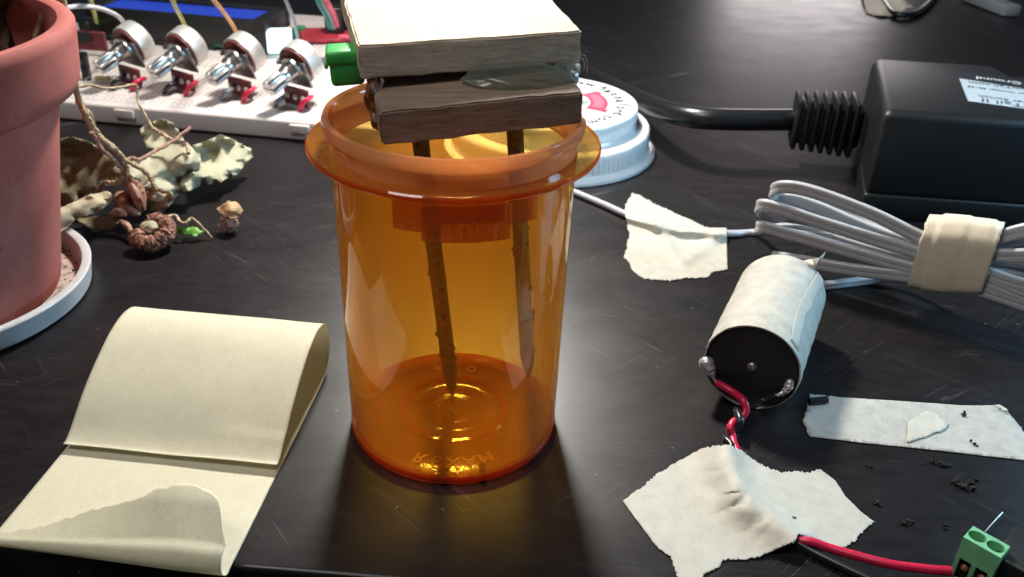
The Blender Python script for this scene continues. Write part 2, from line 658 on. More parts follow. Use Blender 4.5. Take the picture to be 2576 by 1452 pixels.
M['leaf_sage'] = simple('dried_sage_leaf', (0.43, 0.405, 0.285), (0.36, 0.34, 0.23), rough=0.75, scale=110, bump=0.5, bscale=420, bdist=0.0008)
M['leaf_olive'] = simple('dried_olive_leaf', (0.17, 0.14, 0.075), (0.13, 0.105, 0.052), rough=0.7, scale=130, bump=0.5, bscale=420, bdist=0.0008)
M['leaf_tan'] = simple('dried_tan_leaf', (0.44, 0.37, 0.25), (0.34, 0.28, 0.18), rough=0.8, scale=220, bump=0.5, bscale=600, bdist=0.0008)
M['leaf_green'] = simple('green_leaf', (0.17, 0.40, 0.035), (0.09, 0.25, 0.03), rough=0.5, scale=160)
M['petal'] = simple('dried_petal', (0.40, 0.20, 0.13), (0.19, 0.085, 0.055), rough=0.75, scale=380, bump=0.5)
M['petal_tan'] = simple('tan_petal', (0.55, 0.35, 0.17), (0.32, 0.20, 0.11), rough=0.75, scale=380, bump=0.5)
M['trunk'] = simple('brown_root', (0.20, 0.125, 0.07), (0.055, 0.033, 0.02), rough=0.75, scale=110, bump=0.8, stretch=(6, 6, 0.7), bdist=0.001)
M['bread'] = simple('breadboard_plastic', (0.66, 0.59, 0.555), (0.62, 0.55, 0.515), rough=0.45, scale=80, sss=0.08)
M['hole'] = simple('dark_hole', (0.10, 0.09, 0.09), rough=0.8)
M['line_red'] = simple('rail_red', (0.62, 0.36, 0.36), rough=0.6)
M['line_blue'] = simple('rail_blue', (0.36, 0.40, 0.55), rough=0.6)
M['pcb_maroon'] = simple('maroon_board', (0.17, 0.022, 0.032), (0.13, 0.018, 0.026), rough=0.45, scale=300)
M['wafer'] = simple('brown_wafer', (0.24, 0.05, 0.04), (0.17, 0.035, 0.03), rough=0.5, scale=300)
M['wire_red'] = simple('red_insulation', (0.62, 0.012, 0.065), (0.50, 0.01, 0.05), rough=0.33, scale=200)
M['wire_black'] = simple('black_insulation', (0.012, 0.014, 0.017), rough=0.33, scale=200)
M['wire_yellow'] = simple('yellow_insulation', (0.62, 0.62, 0.14), rough=0.4, scale=200)
M['wire_orange'] = simple('orange_insulation', (0.70, 0.30, 0.08), rough=0.4, scale=200)
M['wire_white'] = simple('white_insulation', (0.72, 0.71, 0.73), rough=0.4, scale=200)
M['wire_teal'] = simple('teal_insulation', (0.03, 0.22, 0.22), rough=0.4, scale=200)
M['wire_grey'] = simple('bluish_grey_insulation', (0.20, 0.24, 0.27), rough=0.4, scale=200)
M['black'] = simple('black_plastic', (0.011, 0.012, 0.014), (0.008, 0.009, 0.010), rough=0.4, scale=300, bump=0.15, bscale=2600)
M['box_black'] = simple('textured_black_plastic', (0.0085, 0.0095, 0.010), (0.006, 0.007, 0.0075), rough=0.42, scale=600, bump=0.3, bscale=2400)
M['motor_black'] = simple('matte_black_cap', (0.008, 0.009, 0.011), rough=0.5, scale=300)
M['cord_black'] = simple('black_rubber', (0.012, 0.012, 0.013), rough=0.3, scale=300)
M['cord_grey'] = simple('grey_vinyl', (0.45, 0.455, 0.47), (0.42, 0.425, 0.44), rough=0.32, scale=150, coat=0.2)
M['label'] = simple('silver_label', (0.40, 0.46, 0.49), (0.36, 0.42, 0.45), rough=0.45, scale=200)
M['label_black'] = simple('label_black_band', (0.02, 0.022, 0.026), rough=0.4, scale=200)
M['ink_white'] = simple('white_ink', (0.75, 0.76, 0.76), rough=0.6)
M['ink_dark'] = simple('dark_label_ink', (0.05, 0.055, 0.06), rough=0.6)
M['red_board'] = simple('red_board', (0.40, 0.03, 0.045), (0.24, 0.02, 0.03), rough=0.4, scale=160)
M['green_board'] = simple('green_board', (0.02, 0.20, 0.08), rough=0.4, scale=160)
M['lcd_blue'] = glow_mat('lit_blue_screen', (0.014, 0.05, 0.42), 0.9, (0.01, 0.02, 0.15))
M['backlight'] = glow_mat('lit_backlight', (0.62, 0.93, 1.0), 1.5, (0.6, 0.7, 0.8))
M['tape_roll'] = tape_material('cream_masking_tape', (0.88, 0.85, 0.68), (0.83, 0.80, 0.63), 0.42, 0.32)
M['tape_flat'] = tape_material('white_masking_tape', (0.56, 0.545, 0.475), (0.48, 0.465, 0.40), 0.5, 0.06)
M['tape_old'] = tape_material('thin_masking_tape', (0.50, 0.485, 0.44), (0.38, 0.37, 0.34), 0.5, 0.05)
M['tape_tan'] = tape_material('tan_masking_tape', (0.78, 0.69, 0.54), (0.70, 0.61, 0.47), 0.55, 0.05)
M['tape_motor'] = tape_material('grubby_masking_tape', (0.56, 0.545, 0.48), (0.44, 0.425, 0.37), 0.5, 0.02)

# ------------------------------------------------------------------ setting: table and floor
ang = math.radians(-3.12)
tm = Matrix.Translation(Vector((-16.5, -50.7, 0))) @ Matrix.Rotation(ang, 4, 'Z')
tb = box(2400, 1700, 24, 1.3, 3, Matrix.Translation(Vector((150, 850, -12))))
o = obj('table', xf(tb, tm), M['table'])
o['kind'] = 'structure'
fl = box(6000, 6000, 10, 0, 1, Matrix.Translation(Vector((0, 800, -735))))
o = obj('floor', fl, M['floor'], smooth=False)
o['kind'] = 'structure'

# ------------------------------------------------------------------ amber pill bottle
bottle = thing('pill_bottle', 'empty translucent amber pill bottle standing open in the middle of the table', 'bottle', (0, 0, 0))
RB, RTOP, HF, RF, HR, RR = 24.3, 25.05, 71.0, 29.67, 77.4, 26.34
wall_out = [(RB - 1.0, 0.9), (RB - 0.25, 1.7), (RB, 3.0), (RTOP, 69.4)]
wall_in = [(RTOP - 1.1, 69.4), (RB - 1.15, 3.2), (RB - 1.7, 2.1)]
obj('body', lathe(wall_out + wall_in, 128, closed=True), M['amber'], bottle)
floor_prof = [(0.0, 2.6), (1.0, 2.55), (1.7, 2.2), (2.2, 2.2), (2.6, 2.5), (3.3, 2.5), (3.8, 2.1), (4.6, 2.1), (5.2, 2.3), (6.2, 2.3), (6.8, 2.0),
              (11.2, 2.0), (11.7, 2.35), (12.9, 2.35), (13.5, 2.0), (RB - 2.3, 2.0), (RB - 1.75, 2.05)]
floor_under = [(RB - 1.75, 1.05), (13.0, 1.2), (12.0, 1.2), (0.0, 1.25)]
fg = lathe(floor_prof + floor_under, 128)
fg = ([v + Vector((0, 0, 1.1 * max(0, 1 - (v.xy.length / (RB - 2.3)) ** 2) if v.z > 1.6 else 0)) for v in fg[0]], fg[1])
fo = obj('base', fg, M['amber_floor'], bottle)
obj('base_ring', lathe([(RB - 2.2, 0.0), (RB - 1.0, 0.0), (RB - 0.3, 0.5), (RB + 0.05, 1.3), (RB + 0.08, 2.6), (RB + 0.02, 2.75), (RB - 1.6, 1.6), (RB - 2.2, 1.0)], 128, closed=True), M['amber_base'], bottle)
obj('inner_ring', lathe([(11.5, 3.1), (11.9, 3.45), (12.8, 3.40), (13.2, 3.0)], 96), M['amber_base'], bottle)
neck = [(RTOP - 1.1, 69.6), (RTOP + .1, 69.6), (RTOP + .15, 72.6), (25.1, 74.2), (RR, 74.9), (RR + .2, 76.2), (RR - .15, 77.2), (RR - .7, 77.5), (25.0, 77.2), (24.5, 76), (24.2, 72)]
obj('neck', lathe(neck, 128, closed=True), M['amber_thick'], bottle)


def fl_r(r, z, a):
    return r


obj('flange', lathe([(RTOP + .2, 70.0), (RF - .4, 70.3), (RF, 70.7), (RF + .05, 71.2), (RF - .2, 71.7), (RF - .8, 71.8), (27.5, 71.3), (RTOP + .2, 71.2)], 128, closed=True), M['amber'], bottle)
obj('flange_edge', lathe([(RF + .07, 70.6), (RF + .22, 71.0), (RF + .2, 71.5), (RF - .1, 71.8)], 128), M['amber_base'], bottle)
tab = join(patch(27.2, 28.6, 62.3, 69.3, -98, -64.5), patch(26.8, 28.0, 63.8, 69.9, -109.5, -98.2), patch(26.6, 27.9, 64.8, 69.9, -64.3, -52.5), patch(27.9, 29.3, 66.4, 69.9, -93, -67))
lk = obj('lock_tab', tab, M['amber_tab'], bottle)
ribs = join(*[patch(28.65, 29.0, 63.0, 65.6, -90.6 + k * 3.9, -89.9 + k * 3.9, 2) for k in range(6)])
obj('grip_ribs', ribs, M['emboss'], lk)


def ring_word(s, size, r, mid, step, mirror=True, z=2.06):
    gs = []
    for i, ch in enumerate(s):
        if ch == ' ':
            continue
        g = text_geo(ch, size, 0.06, .06)
        a = mid + (i - (len(s) - 1) / 2) * step
        mt = Matrix.Translation(Vector((r * math.cos(a), r * math.sin(a), z))) @ Matrix.Rotation(a - PI / 2, 4, 'Z') @ Matrix.Scale(-1 if mirror else 1, 4, Vector((1, 0, 0)))
        gs.append(xf(g, mt))
    return join(*gs)


obj('lettering', ring_word('REXAM', 4.6, 18.9, math.radians(-86.5), 0.2, z=2.55), M['emboss'], fo)
obj('lettering', ring_word('PM  O', 3.4, 17.4, math.radians(94), -0.125, z=2.68), M['emboss'], fo)
tri = []
tc_ = Vector((17.0, 3.5, 2.72))
for k in range(3):
    a, b_ = -PI / 2 + k * 2 * PI / 3, -PI / 2 + (k + 1) * 2 * PI / 3
    p, q = tc_ + Vector((math.cos(a), math.sin(a), 0)) * 2.4, tc_ + Vector((math.cos(b_), math.sin(b_), 0)) * 2.4
    tri.append(tube([p.lerp(q, .08), p.lerp(q, .5), p.lerp(q, .92)], 0.14, 6, 2))
tri.append(xf(text_geo('5', 1.9, .05), Matrix.Translation(tc_) @ Matrix.Scale(-1, 4, Vector((1, 0, 0)))))
tri.append(xf(text_geo('PP', 1.3, .05), Matrix.Translation(tc_ + Vector((-.5, 2.4, 0))) @ Matrix.Scale(-1, 4, Vector((1, 0, 0)))))
obj('recycling_mark', join(*tri), M['emboss'], fo)
tag(obj('soil_crumb', lump(0.85, 2, .35, 1.4, 3, at=(7.8, -20.2, 2.7)), M['soil']), 'small dark soil crumb inside the bottle at the front of its floor', 'crumb')
tag(obj('soil_crumb', lump(1.15, 2, .4, 1.4, 5, (1, .8, .5), at=(-0.6, -21.6, 2.4)), M['soil']), 'flat smear of soil inside the bottle beside its front wall', 'crumb')

# ------------------------------------------------------------------ wooden probe standing in the bottle
probe = thing('moisture_probe', 'two stacked wood blocks with two dirty nails standing in the amber bottle', 'probe', (0, 0, 74))


def wood_block(name, fl_, fr_, th, depth, mat, ytilt=0.0, seed=1, bev=0.35):
    a, b_ = Vector(fl_), Vector(fr_)
    L = (b_ - a).length
    fm = frame(a, b_ - a, (0, -ytilt, 1))
    bm = bmesh.new()
    bmesh.ops.create_cube(bm, size=1)
    bmesh.ops.scale(bm, vec=(L, depth, th), verts=bm.verts)
    bmesh.ops.bevel(bm, geom=list(bm.edges), offset=bev, segments=2, affect='EDGES')
    bmesh.ops.subdivide_edges(bm, edges=[e for e in bm.edges if e.calc_length() > 4], cuts=14, use_grid_fill=True)
    for v in bm.verts:
        n_ = noise.noise_vector(v.co * 0.45 + Vector((seed * 9, 0, 0)))
        near = sum((abs(v.co.x) > L / 2 - .5, abs(v.co.y) > depth / 2 - .5, abs(v.co.z) > th / 2 - .5))
        v.co += n_ * (0.10 if near < 2 else 0.28)
    bmesh.ops.translate(bm, vec=(L / 2, depth / 2, th / 2), verts=bm.verts)
    bm.verts.index_update()
    g = [v.co.copy() for v in bm.verts], [tuple(v.index for v in f.verts) for f in bm.faces]
    bm.free()
    ob = obj(name, xf(g, fm), mat, probe)
    return ob


LBL, LBR = (-12.36, -16, 75.6), (25.14, -7, 78.2)
UBL, UBR = (-17.5, -6, 84.9), (24.8, 5, 86.6)
lb = wood_block('lower_block', LBL, LBR, 6.6, 33, M['wood_low'], 0.05, 2)
ub = wood_block('upper_block', UBL, UBR, 6.6, 46, M['wood_top'], 0.06, 5)


def nail(top, tip, r):
    top, tip = Vector(top), Vector(tip)
    L = (tip - top).length
    P = [top.lerp(tip, s) for s in (0, .25, .5, .75, 1 - 7.5 / L, 1 - 4.0 / L, 1 - 1.2 / L, 1.0)]
    R_ = [1, 1, 1, 1, 1, .66, .22, .04]
    V, Fc = [], []
    t = (tip - top).normalized()
    u = t.orthogonal().normalized()
    w = t.cross(u)
    n = 16
    fine, fr_ = [], []
    for i in range(len(P) - 1):
        for j in range(8):
            fine.append(P[i].lerp(P[i + 1], j / 8))
            fr_.append(R_[i] + (R_[i + 1] - R_[i]) * j / 8)
    fine.append(P[-1])
    fr_.append(R_[-1])
    for p, q in zip(fine, fr_):
        for k in range(n):
            a = 2 * PI * k / n
            d = u * math.cos(a) + w * math.sin(a)
            rr = r * q * (1 + .03 * noise.noise((p + d * 2) * .9))
            V.append(p + d * rr)
    for i in range(len(fine) - 1):
        for k in range(n):
            Fc.append((i * n + k, i * n + (k + 1) % n, (i + 1) * n + (k + 1) % n, (i + 1) * n + k))
    return V, Fc


def nail_dirt(top, tip, r, cnt, seed):
    rnd = random.Random(seed)
    top, tip = Vector(top), Vector(tip)
    t = (tip - top).normalized()
    u = t.orthogonal().normalized()
    w = t.cross(u)
    gs = []
    for k in range(cnt):
        s = rnd.uniform(.22, .88)
        a = rnd.uniform(0, 2 * PI)
        p = top.lerp(tip, s) + (u * math.cos(a) + w * math.sin(a)) * r
        gs.append(lump(rnd.choice((.2, .3, .4, .5, .85)), 1, .5, 1.5, k, at=p))
    return join(*gs)


for k, (a, b_) in enumerate((((-8.2, 3.2, 78), (-0.55, 5.2, 2.2)), ((11.5, 5.0, 80), (18.0, 13.0, 3.0)))):
    nb = obj('nail', nail(a, b_, 1.8), M['nail'], probe)
    obj('dirt', nail_dirt(a, b_, 1.75, 42, k), M['soil'], nb)
gx = join(lump(1, 4, .22, 1.1, 4, (11.5, 6.0, 2.3), at=(12.5, 0.0, 84.9)), lump(1, 3, .3, 1.1, 14, (3.0, 5.5, 2.0), at=(22.2, 4.0, 85.4)))
obj('hot_glue', gx, M['glue'], probe)
gr = join(lump(1, 3, .35, 1.2, 9, (2.0, 4.0, 3.8), at=(-15.2, -3.5, 80.8)), lump(1, 3, .35, 1.2, 11, (1.6, 3, 2.8), at=(-14.4, -5, 77.4)))
obj('aged_glue', gr, M['glue_brown'], probe)
cm = frame((-21.9, 3.6, 85.0), (1, .18, .06))
conn = join(box(6.6, 7, 7.0, .9, 3, cm), box(6.9, 7.3, 2.9, .8, 3, cm @ Matrix.Translation(Vector((-.4, -.1, 2.1)))), box(.8, 2.0, 1.2, .3, 1, cm @ Matrix.Translation(Vector((-3.9, -2.6, .8)))))
obj('connector', conn, M['green'], probe)
for k in range(2):
    obj('wood_fibre', tube([(24.3, 5 - .1 * k, 88 + k * .6), (25.4 + .5 * k, 4.4, 87.4 + k * .5), (25.6 + .6 * k, 4, 85.6 - k * .5)], .05, 4, 4), M['wood_top'], ub)
    obj('wood_fibre', tube([(-16.4 + k * 3.2, -6.1 + k, 84.9), (-16.8 + k * 3.0, -6.9 + k, 83.6), (-17.2 + 3 * k, -7.2 + k, 82.4)], .045, 4, 4), M['wood_top'], ub)

# ------------------------------------------------------------------ white bottle cap behind
CC = (26.0, 184.0, 0)
cap = thing('bottle_cap', 'white two tier bottle cap with printed web address behind the amber bottle', 'cap', CC)
obj('lip', lathe([(30, 0.0), (43.2, 0.0), (43.6, .5), (43.5, 1.5), (42.2, 2.6), (40.9, 3.0), (30, 3.0)], 128, CC, True), M['white_plastic'], cap)


def rib_r(r, z, a):
    d = math.degrees(a) % 360
    if 3.2 < z < 10.6 and 290 < d < 319 and r > 40:
        return r + 0.45 * max(0, math.cos((d - 290) * 360 / 3.2 * PI / 180))
    return r


obj('skirt', lathe([(30, 2.9), (40.7, 2.9), (40.9, 3.6), (40.8, 5), (40.8, 8), (40.7, 10.2), (40.2, 11.2), (39.2, 11.7), (36.0, 11.9), (30, 11.9)], 720, CC, True, rfun=rib_r), M['white_plastic'], cap)
dk = obj('top_disc', lathe([(0, 19.6), (33.6, 19.8), (34.6, 19.6), (35.1, 18.9), (35.1, 16.5), (34.6, 14.8), (34.5, 13), (35.2, 12.0), (35.3, 11.0), (0, 11.0)], 128, CC), M['white_plastic'], cap)
web = 'www.hannaford.com'
angs = [72.3, 63.0, 53.0, 46.5, 40.0, 31.5, 22.5, 13.7, 5.0, -4.2, -12.4, -20.5, -27.6, -34.0, -39.5, -47.2, -57.0]
gs = []
for ch, d in zip(web, angs):
    a = math.radians(d)
    r = 28.4 if ch != '.' else 28.4
    gs.append(xf(text_geo(ch, 6.8, .03, .17), Matrix.Translation(Vector((CC[0] + r * math.cos(a), CC[1] + r * math.sin(a), 19.86))) @ Matrix.Rotation(a - PI / 2, 4, 'Z') @ Matrix.Scale(.94, 4, Vector((1, 0, 0)))))
# keep one shared baseline: every letter was centred, so shift them by their own height
fixed = []
for ch, d, g in zip(web, angs, gs):
    a = math.radians(d)
    down = {'h': .75, 'f': .75, 'd': .75, '.': -1.6}.get(ch, 0)
    fixed.append(([v + Vector((math.cos(a), math.sin(a), 0)) * down for v in g[0]], g[1]))
obj('lettering', join(*fixed), M['ink_grey'], dk)
arc = patch(15.6, 22.8, 19.80, 19.90, -24, 33, 24, CC)
obj('red_arc', join(arc, patch(14.6, 23.8, 19.80, 19.88, 28, 36, 6, CC), patch(15.4, 24.4, 19.80, 19.88, -31, -23, 6, CC)), M['ink_red'], dk)
obj('pink_arc', patch(17.0, 21.2, 19.84, 19.94, -20, 29, 24, CC), M['ink_pink'], dk)
em = [lump(1, 2, .5, 1.3, k, (3.0 - .25 * k, 2.4, .06), at=(CC[0] + 10.5 + 1.6 * math.cos(k * 2.1), CC[1] - 1 + 2.4 * math.sin(k * 2.1), 19.82)) for k in range(5)]
obj('grey_emblem', join(*em), M['ink_mid'], dk)

# ------------------------------------------------------------------ terracotta pot, saucer, soil
PC = (-150.96, 46.16, 0)
sau = thing('plant_saucer', 'cloudy white plastic saucer under the terracotta pot', 'saucer', PC)
obj('dish', lathe([(0, .4), (37.5, .4), (39.6, .2), (40.7, 1.0), (41.6, 6.6), (41.3, 7.0), (39.4, 7.0), (39.0, 6.7), (38.3, 2.0), (37.2, 1.5), (0, 1.5)], 128, PC), M['saucer'], sau)
obj('grime', lathe([(0, 1.7), (37.6, 1.7)], 96, PC), M['grime'], sau)
pot = thing('flower_pot', 'terracotta flower pot with thick rim standing at the left edge', 'flower pot', (PC[0], PC[1], 1.8))
obj('body', lathe([(0, 1.8), (31.5, 1.8), (32.5, 2.4), (32.9, 4), (42.6, 57.0), (43.2, 57.4), (43.2, 58), (38, 58), (29, 6), (0, 6)], 128, PC), M['terracotta'], pot)
obj('rim', lathe([(43.0, 57.3), (45.8, 57.8), (47.6, 59.2), (48.6, 61.2), (48.9, 63), (50.0, 73.5), (50.0, 75.4), (49.0, 76.7), (47.4, 77.0), (45.8, 76.4), (45.0, 74.6), (42.5, 58), (41, 50), (38.5, 50), (38.5, 56)], 128, PC), M['terracotta'], pot)
sg = []
rnd = random.Random(4)
V, Fc = lathe([(0.01, 60)] + [(r, 60) for r in (6, 12, 18, 23, 28, 32, 35, 38, 40, 42.3)], 90, PC)
V = [Vector((v.x, v.y, v.z + 2.6 * noise.fractal(v * .16, .8, 2, 4) + .9 * noise.noise(v * .9))) for v in V]
o = obj('potting_soil', (V, Fc), M['soil'])
tag(o, 'dark potting soil filling the terracotta pot', 'soil', kind='stuff')

# ------------------------------------------------------------------ dried plant
plant = thing('dried_plant', 'withered plant hanging from the pot down to the table, brown leaves and stems', 'plant', (PC[0] + 8, PC[1], 60))


def z3(x, y):
    return 142 + x * .2772, 268.3 + y * .2772


def crinkle(seed, amp, f=.035):
    def fn(x, y):
        v = Vector((x * f * .27, y * f * .42, seed))
        return amp * .36 * (noise.fractal(v, 1.0, 2.1, 2) + .9 * (abs(noise.noise(v * 1.8 + Vector((3, 1, 0)))) - .25))
    return fn


def leaf(name, pts, mat, ctl=(), amp=1.6, seed=1.0, f=.035, jag=1.3, label=None, parent=plant, step=9, th=.12):
    out = [(*z3(x, y), z) for x, y, z in pts]
    c_ = [(*z3(x, y), z) for x, y, z in ctl]
    ob = obj(name, px_sheet(out, c_, step, jag, crinkle(seed, amp, f)), mat, parent)
    solid(ob, th)
    if label:
        ob['label'] = label
    return ob


leaf('leaf', [(45, 290, 25), (150, 275, 26), (280, 310, 25), (400, 370, 23), (500, 470, 20), (590, 580, 16), (560, 680, 12), (430, 720, 10), (380, 790, 8), (250, 830, 6), (60, 890, 4), (0, 900, 4), (-80, 880, 5), (-90, 400, 23)],
     M['leaf_olive'], [(250, 520, 14), (100, 700, 9), (150, 480, 19), (300, 480, 20), (200, 560, 11)] , 1.6, 1.5, label='dark olive dried leaf beside the pot')
leaf('leaf', [(760, 200, 16), (860, 140, 22), (960, 110, 25), (1060, 150, 25), (1110, 220, 24), (1160, 310, 21), (1240, 380, 18), (1300, 470, 14), (1310, 560, 9), (1200, 600, 9), (1130, 680, 6), (1110, 800, 3), (1060, 860, 1.5), (960, 960, 1.0), (880, 900, 3), (830, 800, 7), (760, 690, 11), (640, 600, 14), (640, 520, 17), (760, 460, 19), (900, 390, 17), (820, 370, 13), (790, 290, 13)],
     M['leaf_sage'], [(940, 230, 17), (1000, 260, 17), (1060, 420, 18), (1130, 430, 20), (980, 560, 14), (1040, 650, 6), (880, 560, 15), (960, 480, 17), (900, 300, 15), (1180, 470, 19)], 2.0, 4.2, .05, label='curled sage coloured dried leaf behind the flowers')
leaf('leaf', [(1240, 350, 18), (1380, 300, 19), (1490, 250, 20), (1580, 290, 17), (1680, 340, 13), (1770, 380, 10), (1780, 460, 7), (1700, 530, 6), (1650, 610, 4), (1570, 640, 3), (1450, 720, 2), (1330, 690, 4), (1290, 730, 3), (1120, 800, 3), (1130, 670, 10), (1230, 600, 13), (1290, 540, 13), (1200, 430, 17)],
     M['leaf_sage'], [(1400, 450, 6), (1360, 510, 5), (1500, 400, 15), (1550, 480, 8), (1480, 560, 9), (1620, 430, 11), (1350, 620, 12), (1250, 650, 12)], 2.4, 7.7, .05, label='crinkled pale sage leaf lying farthest right')
leaf('leaf', [(0, 930, 12), (150, 870, 13), (300, 800, 13), (470, 770, 12), (510, 800, 11), (480, 880, 8), (350, 970, 7), (190, 1010, 7), (100, 1100, 8), (-30, 1180, 8), (-90, 1180, 8), (-80, 960, 12)],
     M['leaf_tan'], [(200, 930, 11), (350, 880, 11)], 1.3, 9.1, .06, label='narrow tan dried leaf lying over the saucer')
leaf('leaf', [(1060, 1080, 5), (1140, 1100, 5), (1260, 1090, 4.5), (1340, 1130, 3), (1280, 1180, 1.5), (1200, 1170, 1.5), (1120, 1160, 2)], M['leaf_green'], [(1200, 1130, 4)], .5, 3.1, .06, 1.0, label='small bright green leaf tip')
leaf('leaf', [(180, 1020, 3), (450, 980, 6), (560, 1050, 5), (500, 1120, 1), (300, 1110, 1)], M['leaf_olive'], (), 1.2, 8.3, label='dark dried leaf lying under the flowers')
leaf('leaf', [(830, 860, 5), (900, 760, 10), (1000, 760, 12), (1050, 800, 11), (1030, 880, 6), (970, 960, 2), (860, 950, 2)], M['leaf_sage'], [(950, 830, 11), (900, 900, 4)], 1.8, 2.6, .07, label='small rolled sage leaf beside the flowers')


def hairy(pts, r, mat, name, taper=None, hair=60, hl=1.2, seed=0, per=10):
    rnd = random.Random(seed)
    P = [W(*z3(x, y), z) for x, y, z in pts]
    P = spline(P, per)
    P = [p + Vector((rnd.uniform(-1, 1), rnd.uniform(-1, 1), rnd.uniform(-1, 1))) * r * .22 for p in P]
    gs = [tube(P, r, 8, 1, rf=taper, smooth_path=False, rough=.14)]
    for k in range(hair):
        i = rnd.randrange(len(P))
        d = Vector((rnd.gauss(0, 1), rnd.gauss(0, 1), rnd.gauss(0, 1))).normalized()
        gs.append(tube([P[i], P[i] + d * (hl * rnd.uniform(.6, 1.3))], .045, 3, 1))
    return obj(name, join(*gs), mat, plant)


# stems: from the pot's soil, over the rim at its far side and down to the table
top_in = Vector((PC[0] + 27, PC[1] + 27, 61))
over = Vector((PC[0] + 33, PC[1] + 39.5, 78.5))


def stem_from_pot(first, rest, r, mat, hair, seed):
    rnd = random.Random(seed)
    P = [top_in, over] + [W(x, y, z) for x, y, z in first] + [W(*z3(x, y), z) for x, y, z in rest]
    P = spline(P, 10)
    P = [p + Vector((rnd.uniform(-1, 1), rnd.uniform(-1, 1), rnd.uniform(-1, 1))) * r * .2 for p in P]
    gs = [tube(P, r, 9, 1, smooth_path=False, rough=.12)]
    for k in range(hair):
        i = rnd.randrange(20, len(P))
        d = Vector((rnd.gauss(0, 1), rnd.gauss(0, 1), rnd.gauss(0, 1))).normalized()
        gs.append(tube([P[i], P[i] + d * rnd.uniform(.8, 1.8)], .05, 3, 1))
    return obj('stem', join(*gs), mat, plant)


stem_from_pot([(192, 225, 49), (204, 262, 44)], [(270, 80, 41), (330, 195, 36), (430, 320, 31), (530, 395, 27), (600, 480, 23), (615, 590, 18), (650, 690, 14)], 1.05, M['stem'], 120, 1)
stem_from_pot([(190, 215, 50), (208, 270, 43)], [(300, 60, 40), (345, 200, 35), (425, 300, 31), (520, 360, 27)], .75, M['stem'], 80, 2)
hairy([(320, 230, 36), (400, 370, 30), (500, 470, 25), (570, 540, 21), (640, 620, 17)], .6, M['stem_pink'], 'stem', None, 40, 1.0, 3)
hairy([(610, 500, 22), (680, 465, 22), (760, 480, 21), (900, 400, 22), (1050, 320, 23), (1220, 190, 26)], .6, M['stem_pink'], 'stem', None, 60, 1.0, 4)
hairy([(640, 500, 22), (760, 560, 20), (850, 640, 17), (900, 740, 14), (1000, 770, 13), (1040, 820, 10), (980, 900, 4)], .75, M['stem'], 'stem', None, 60, 1.0, 5)
hairy([(860, 190, 25), (960, 250, 23), (1080, 320, 22), (1180, 340, 21), (1200, 430, 19)], .7, M['stem'], 'stem', None, 40, .8, 6)
P4 = [over + Vector((1, 2, -8)), W(190, 205, 48), W(230, 214, 46), W(262, 222, 43), (W(300, 220, 41)), W(338, 213, 39), W(345, 232, 36), W(347, 258, 33), W(*z3(780, 30), 31), W(*z3(870, 190), 26)]
obj('stem', tube(P4, .42, 7, 10, rough=.15), M['stem'], plant)
hairy([(600, 640, 17), (540, 690, 14), (430, 690, 13), (390, 760, 10)], .65, M['stem'], 'stem', None, 120, 1.7, 8)
hairy([(1000, 1000, 7), (1080, 990, 6.5), (1130, 1050, 6), (1180, 1050, 6), (1230, 1015, 6), (1320, 1090, 4), (1410, 1190, 1)], .6, M['stem'], 'stem', lambda s: 1 - .5 * s, 30, .8, 9)

# calyx petals, two small buds and the fuzzy ring of the flower head
fb = []


def petal(pts, w, mat, name='petal'):
    P = spline([W(*z3(x, y), z) for x, y, z in pts], 8)
    prof = []
    gs = tube(P, w, 9, 1, rf=lambda s: .25 + math.sin(PI * min(1, s * .95 + .04)) * .9, smooth_path=False, rough=.16)
    return obj(name, gs, mat, plant)


petal([(640, 630, 16), (680, 760, 11), (690, 880, 7)], 1.5, M['petal'])
petal([(660, 640, 16), (750, 770, 11), (800, 940, 6)], 1.7, M['petal'])
petal([(650, 660, 15), (720, 800, 11), (770, 960, 5)], 1.4, M['stem_pink'])
petal([(560, 790, 9), (600, 860, 8), (590, 960, 5)], 2.4, M['petal'])
petal([(590, 850, 8), (660, 940, 6), (760, 980, 5)], 1.5, M['stem_pink'])
petal([(480, 1010, 5), (560, 960, 7), (640, 990, 6)], 1.4, M['petal'])
petal([(560, 1030, 5), (640, 1080, 4), (700, 1170, 3)], .9, M['stem_pink'])
petal([(820, 780, 12), (900, 830, 11), (1000, 800, 11)], 1.2, M['stem'])
ctr = W(*z3(880, 1170), 4)
ringP = []
for k in range(34):
    a = math.radians(150 + 290 * k / 33 + 40)
    ringP.append(ctr + Vector((4.6 * math.cos(a), 5.0 * math.sin(a), 1.2 + 1.6 * math.sin(a) + rnd.uniform(-.2, .2))))
ringP = spline(ringP, 3)
gs = [tube(ringP, 2.3, 14, 1, rf=lambda s: 1 + .35 * noise.noise(Vector((s * 14, 2, 0))), smooth_path=False, rough=.2)]
rnd = random.Random(12)
for k in range(1700):
    p = ringP[rnd.randrange(len(ringP))]
    d = Vector((rnd.gauss(0, 1), rnd.gauss(0, 1), rnd.gauss(0, 1))).normalized()
    q = p + d * 1.8
    if q.z < .2:
        continue
    gs.append(tube([q, q + d * rnd.uniform(.4, 1.1) + Vector((rnd.uniform(-.3, .3), rnd.uniform(-.3, .3), 0))], .06, 3, 1))
for k in range(60):
    p = ringP[rnd.randrange(len(ringP))]
    d = Vector((rnd.gauss(0, 1), rnd.gauss(0, 1), abs(rnd.gauss(0, 1)))).normalized()
    gs.append(lump(rnd.uniform(.4, .9), 2, .6, 1.4, k, at=p + d * 1.9))
obj('flower_head', join(*gs), M['petal'], plant)
obj('flower_centre', lump(1, 3, .3, 1.2, 2, (2.9, 2.6, 1.8), at=ctr + Vector((-1.5, 1.6, 2.2))), M['leaf_sage'], plant)
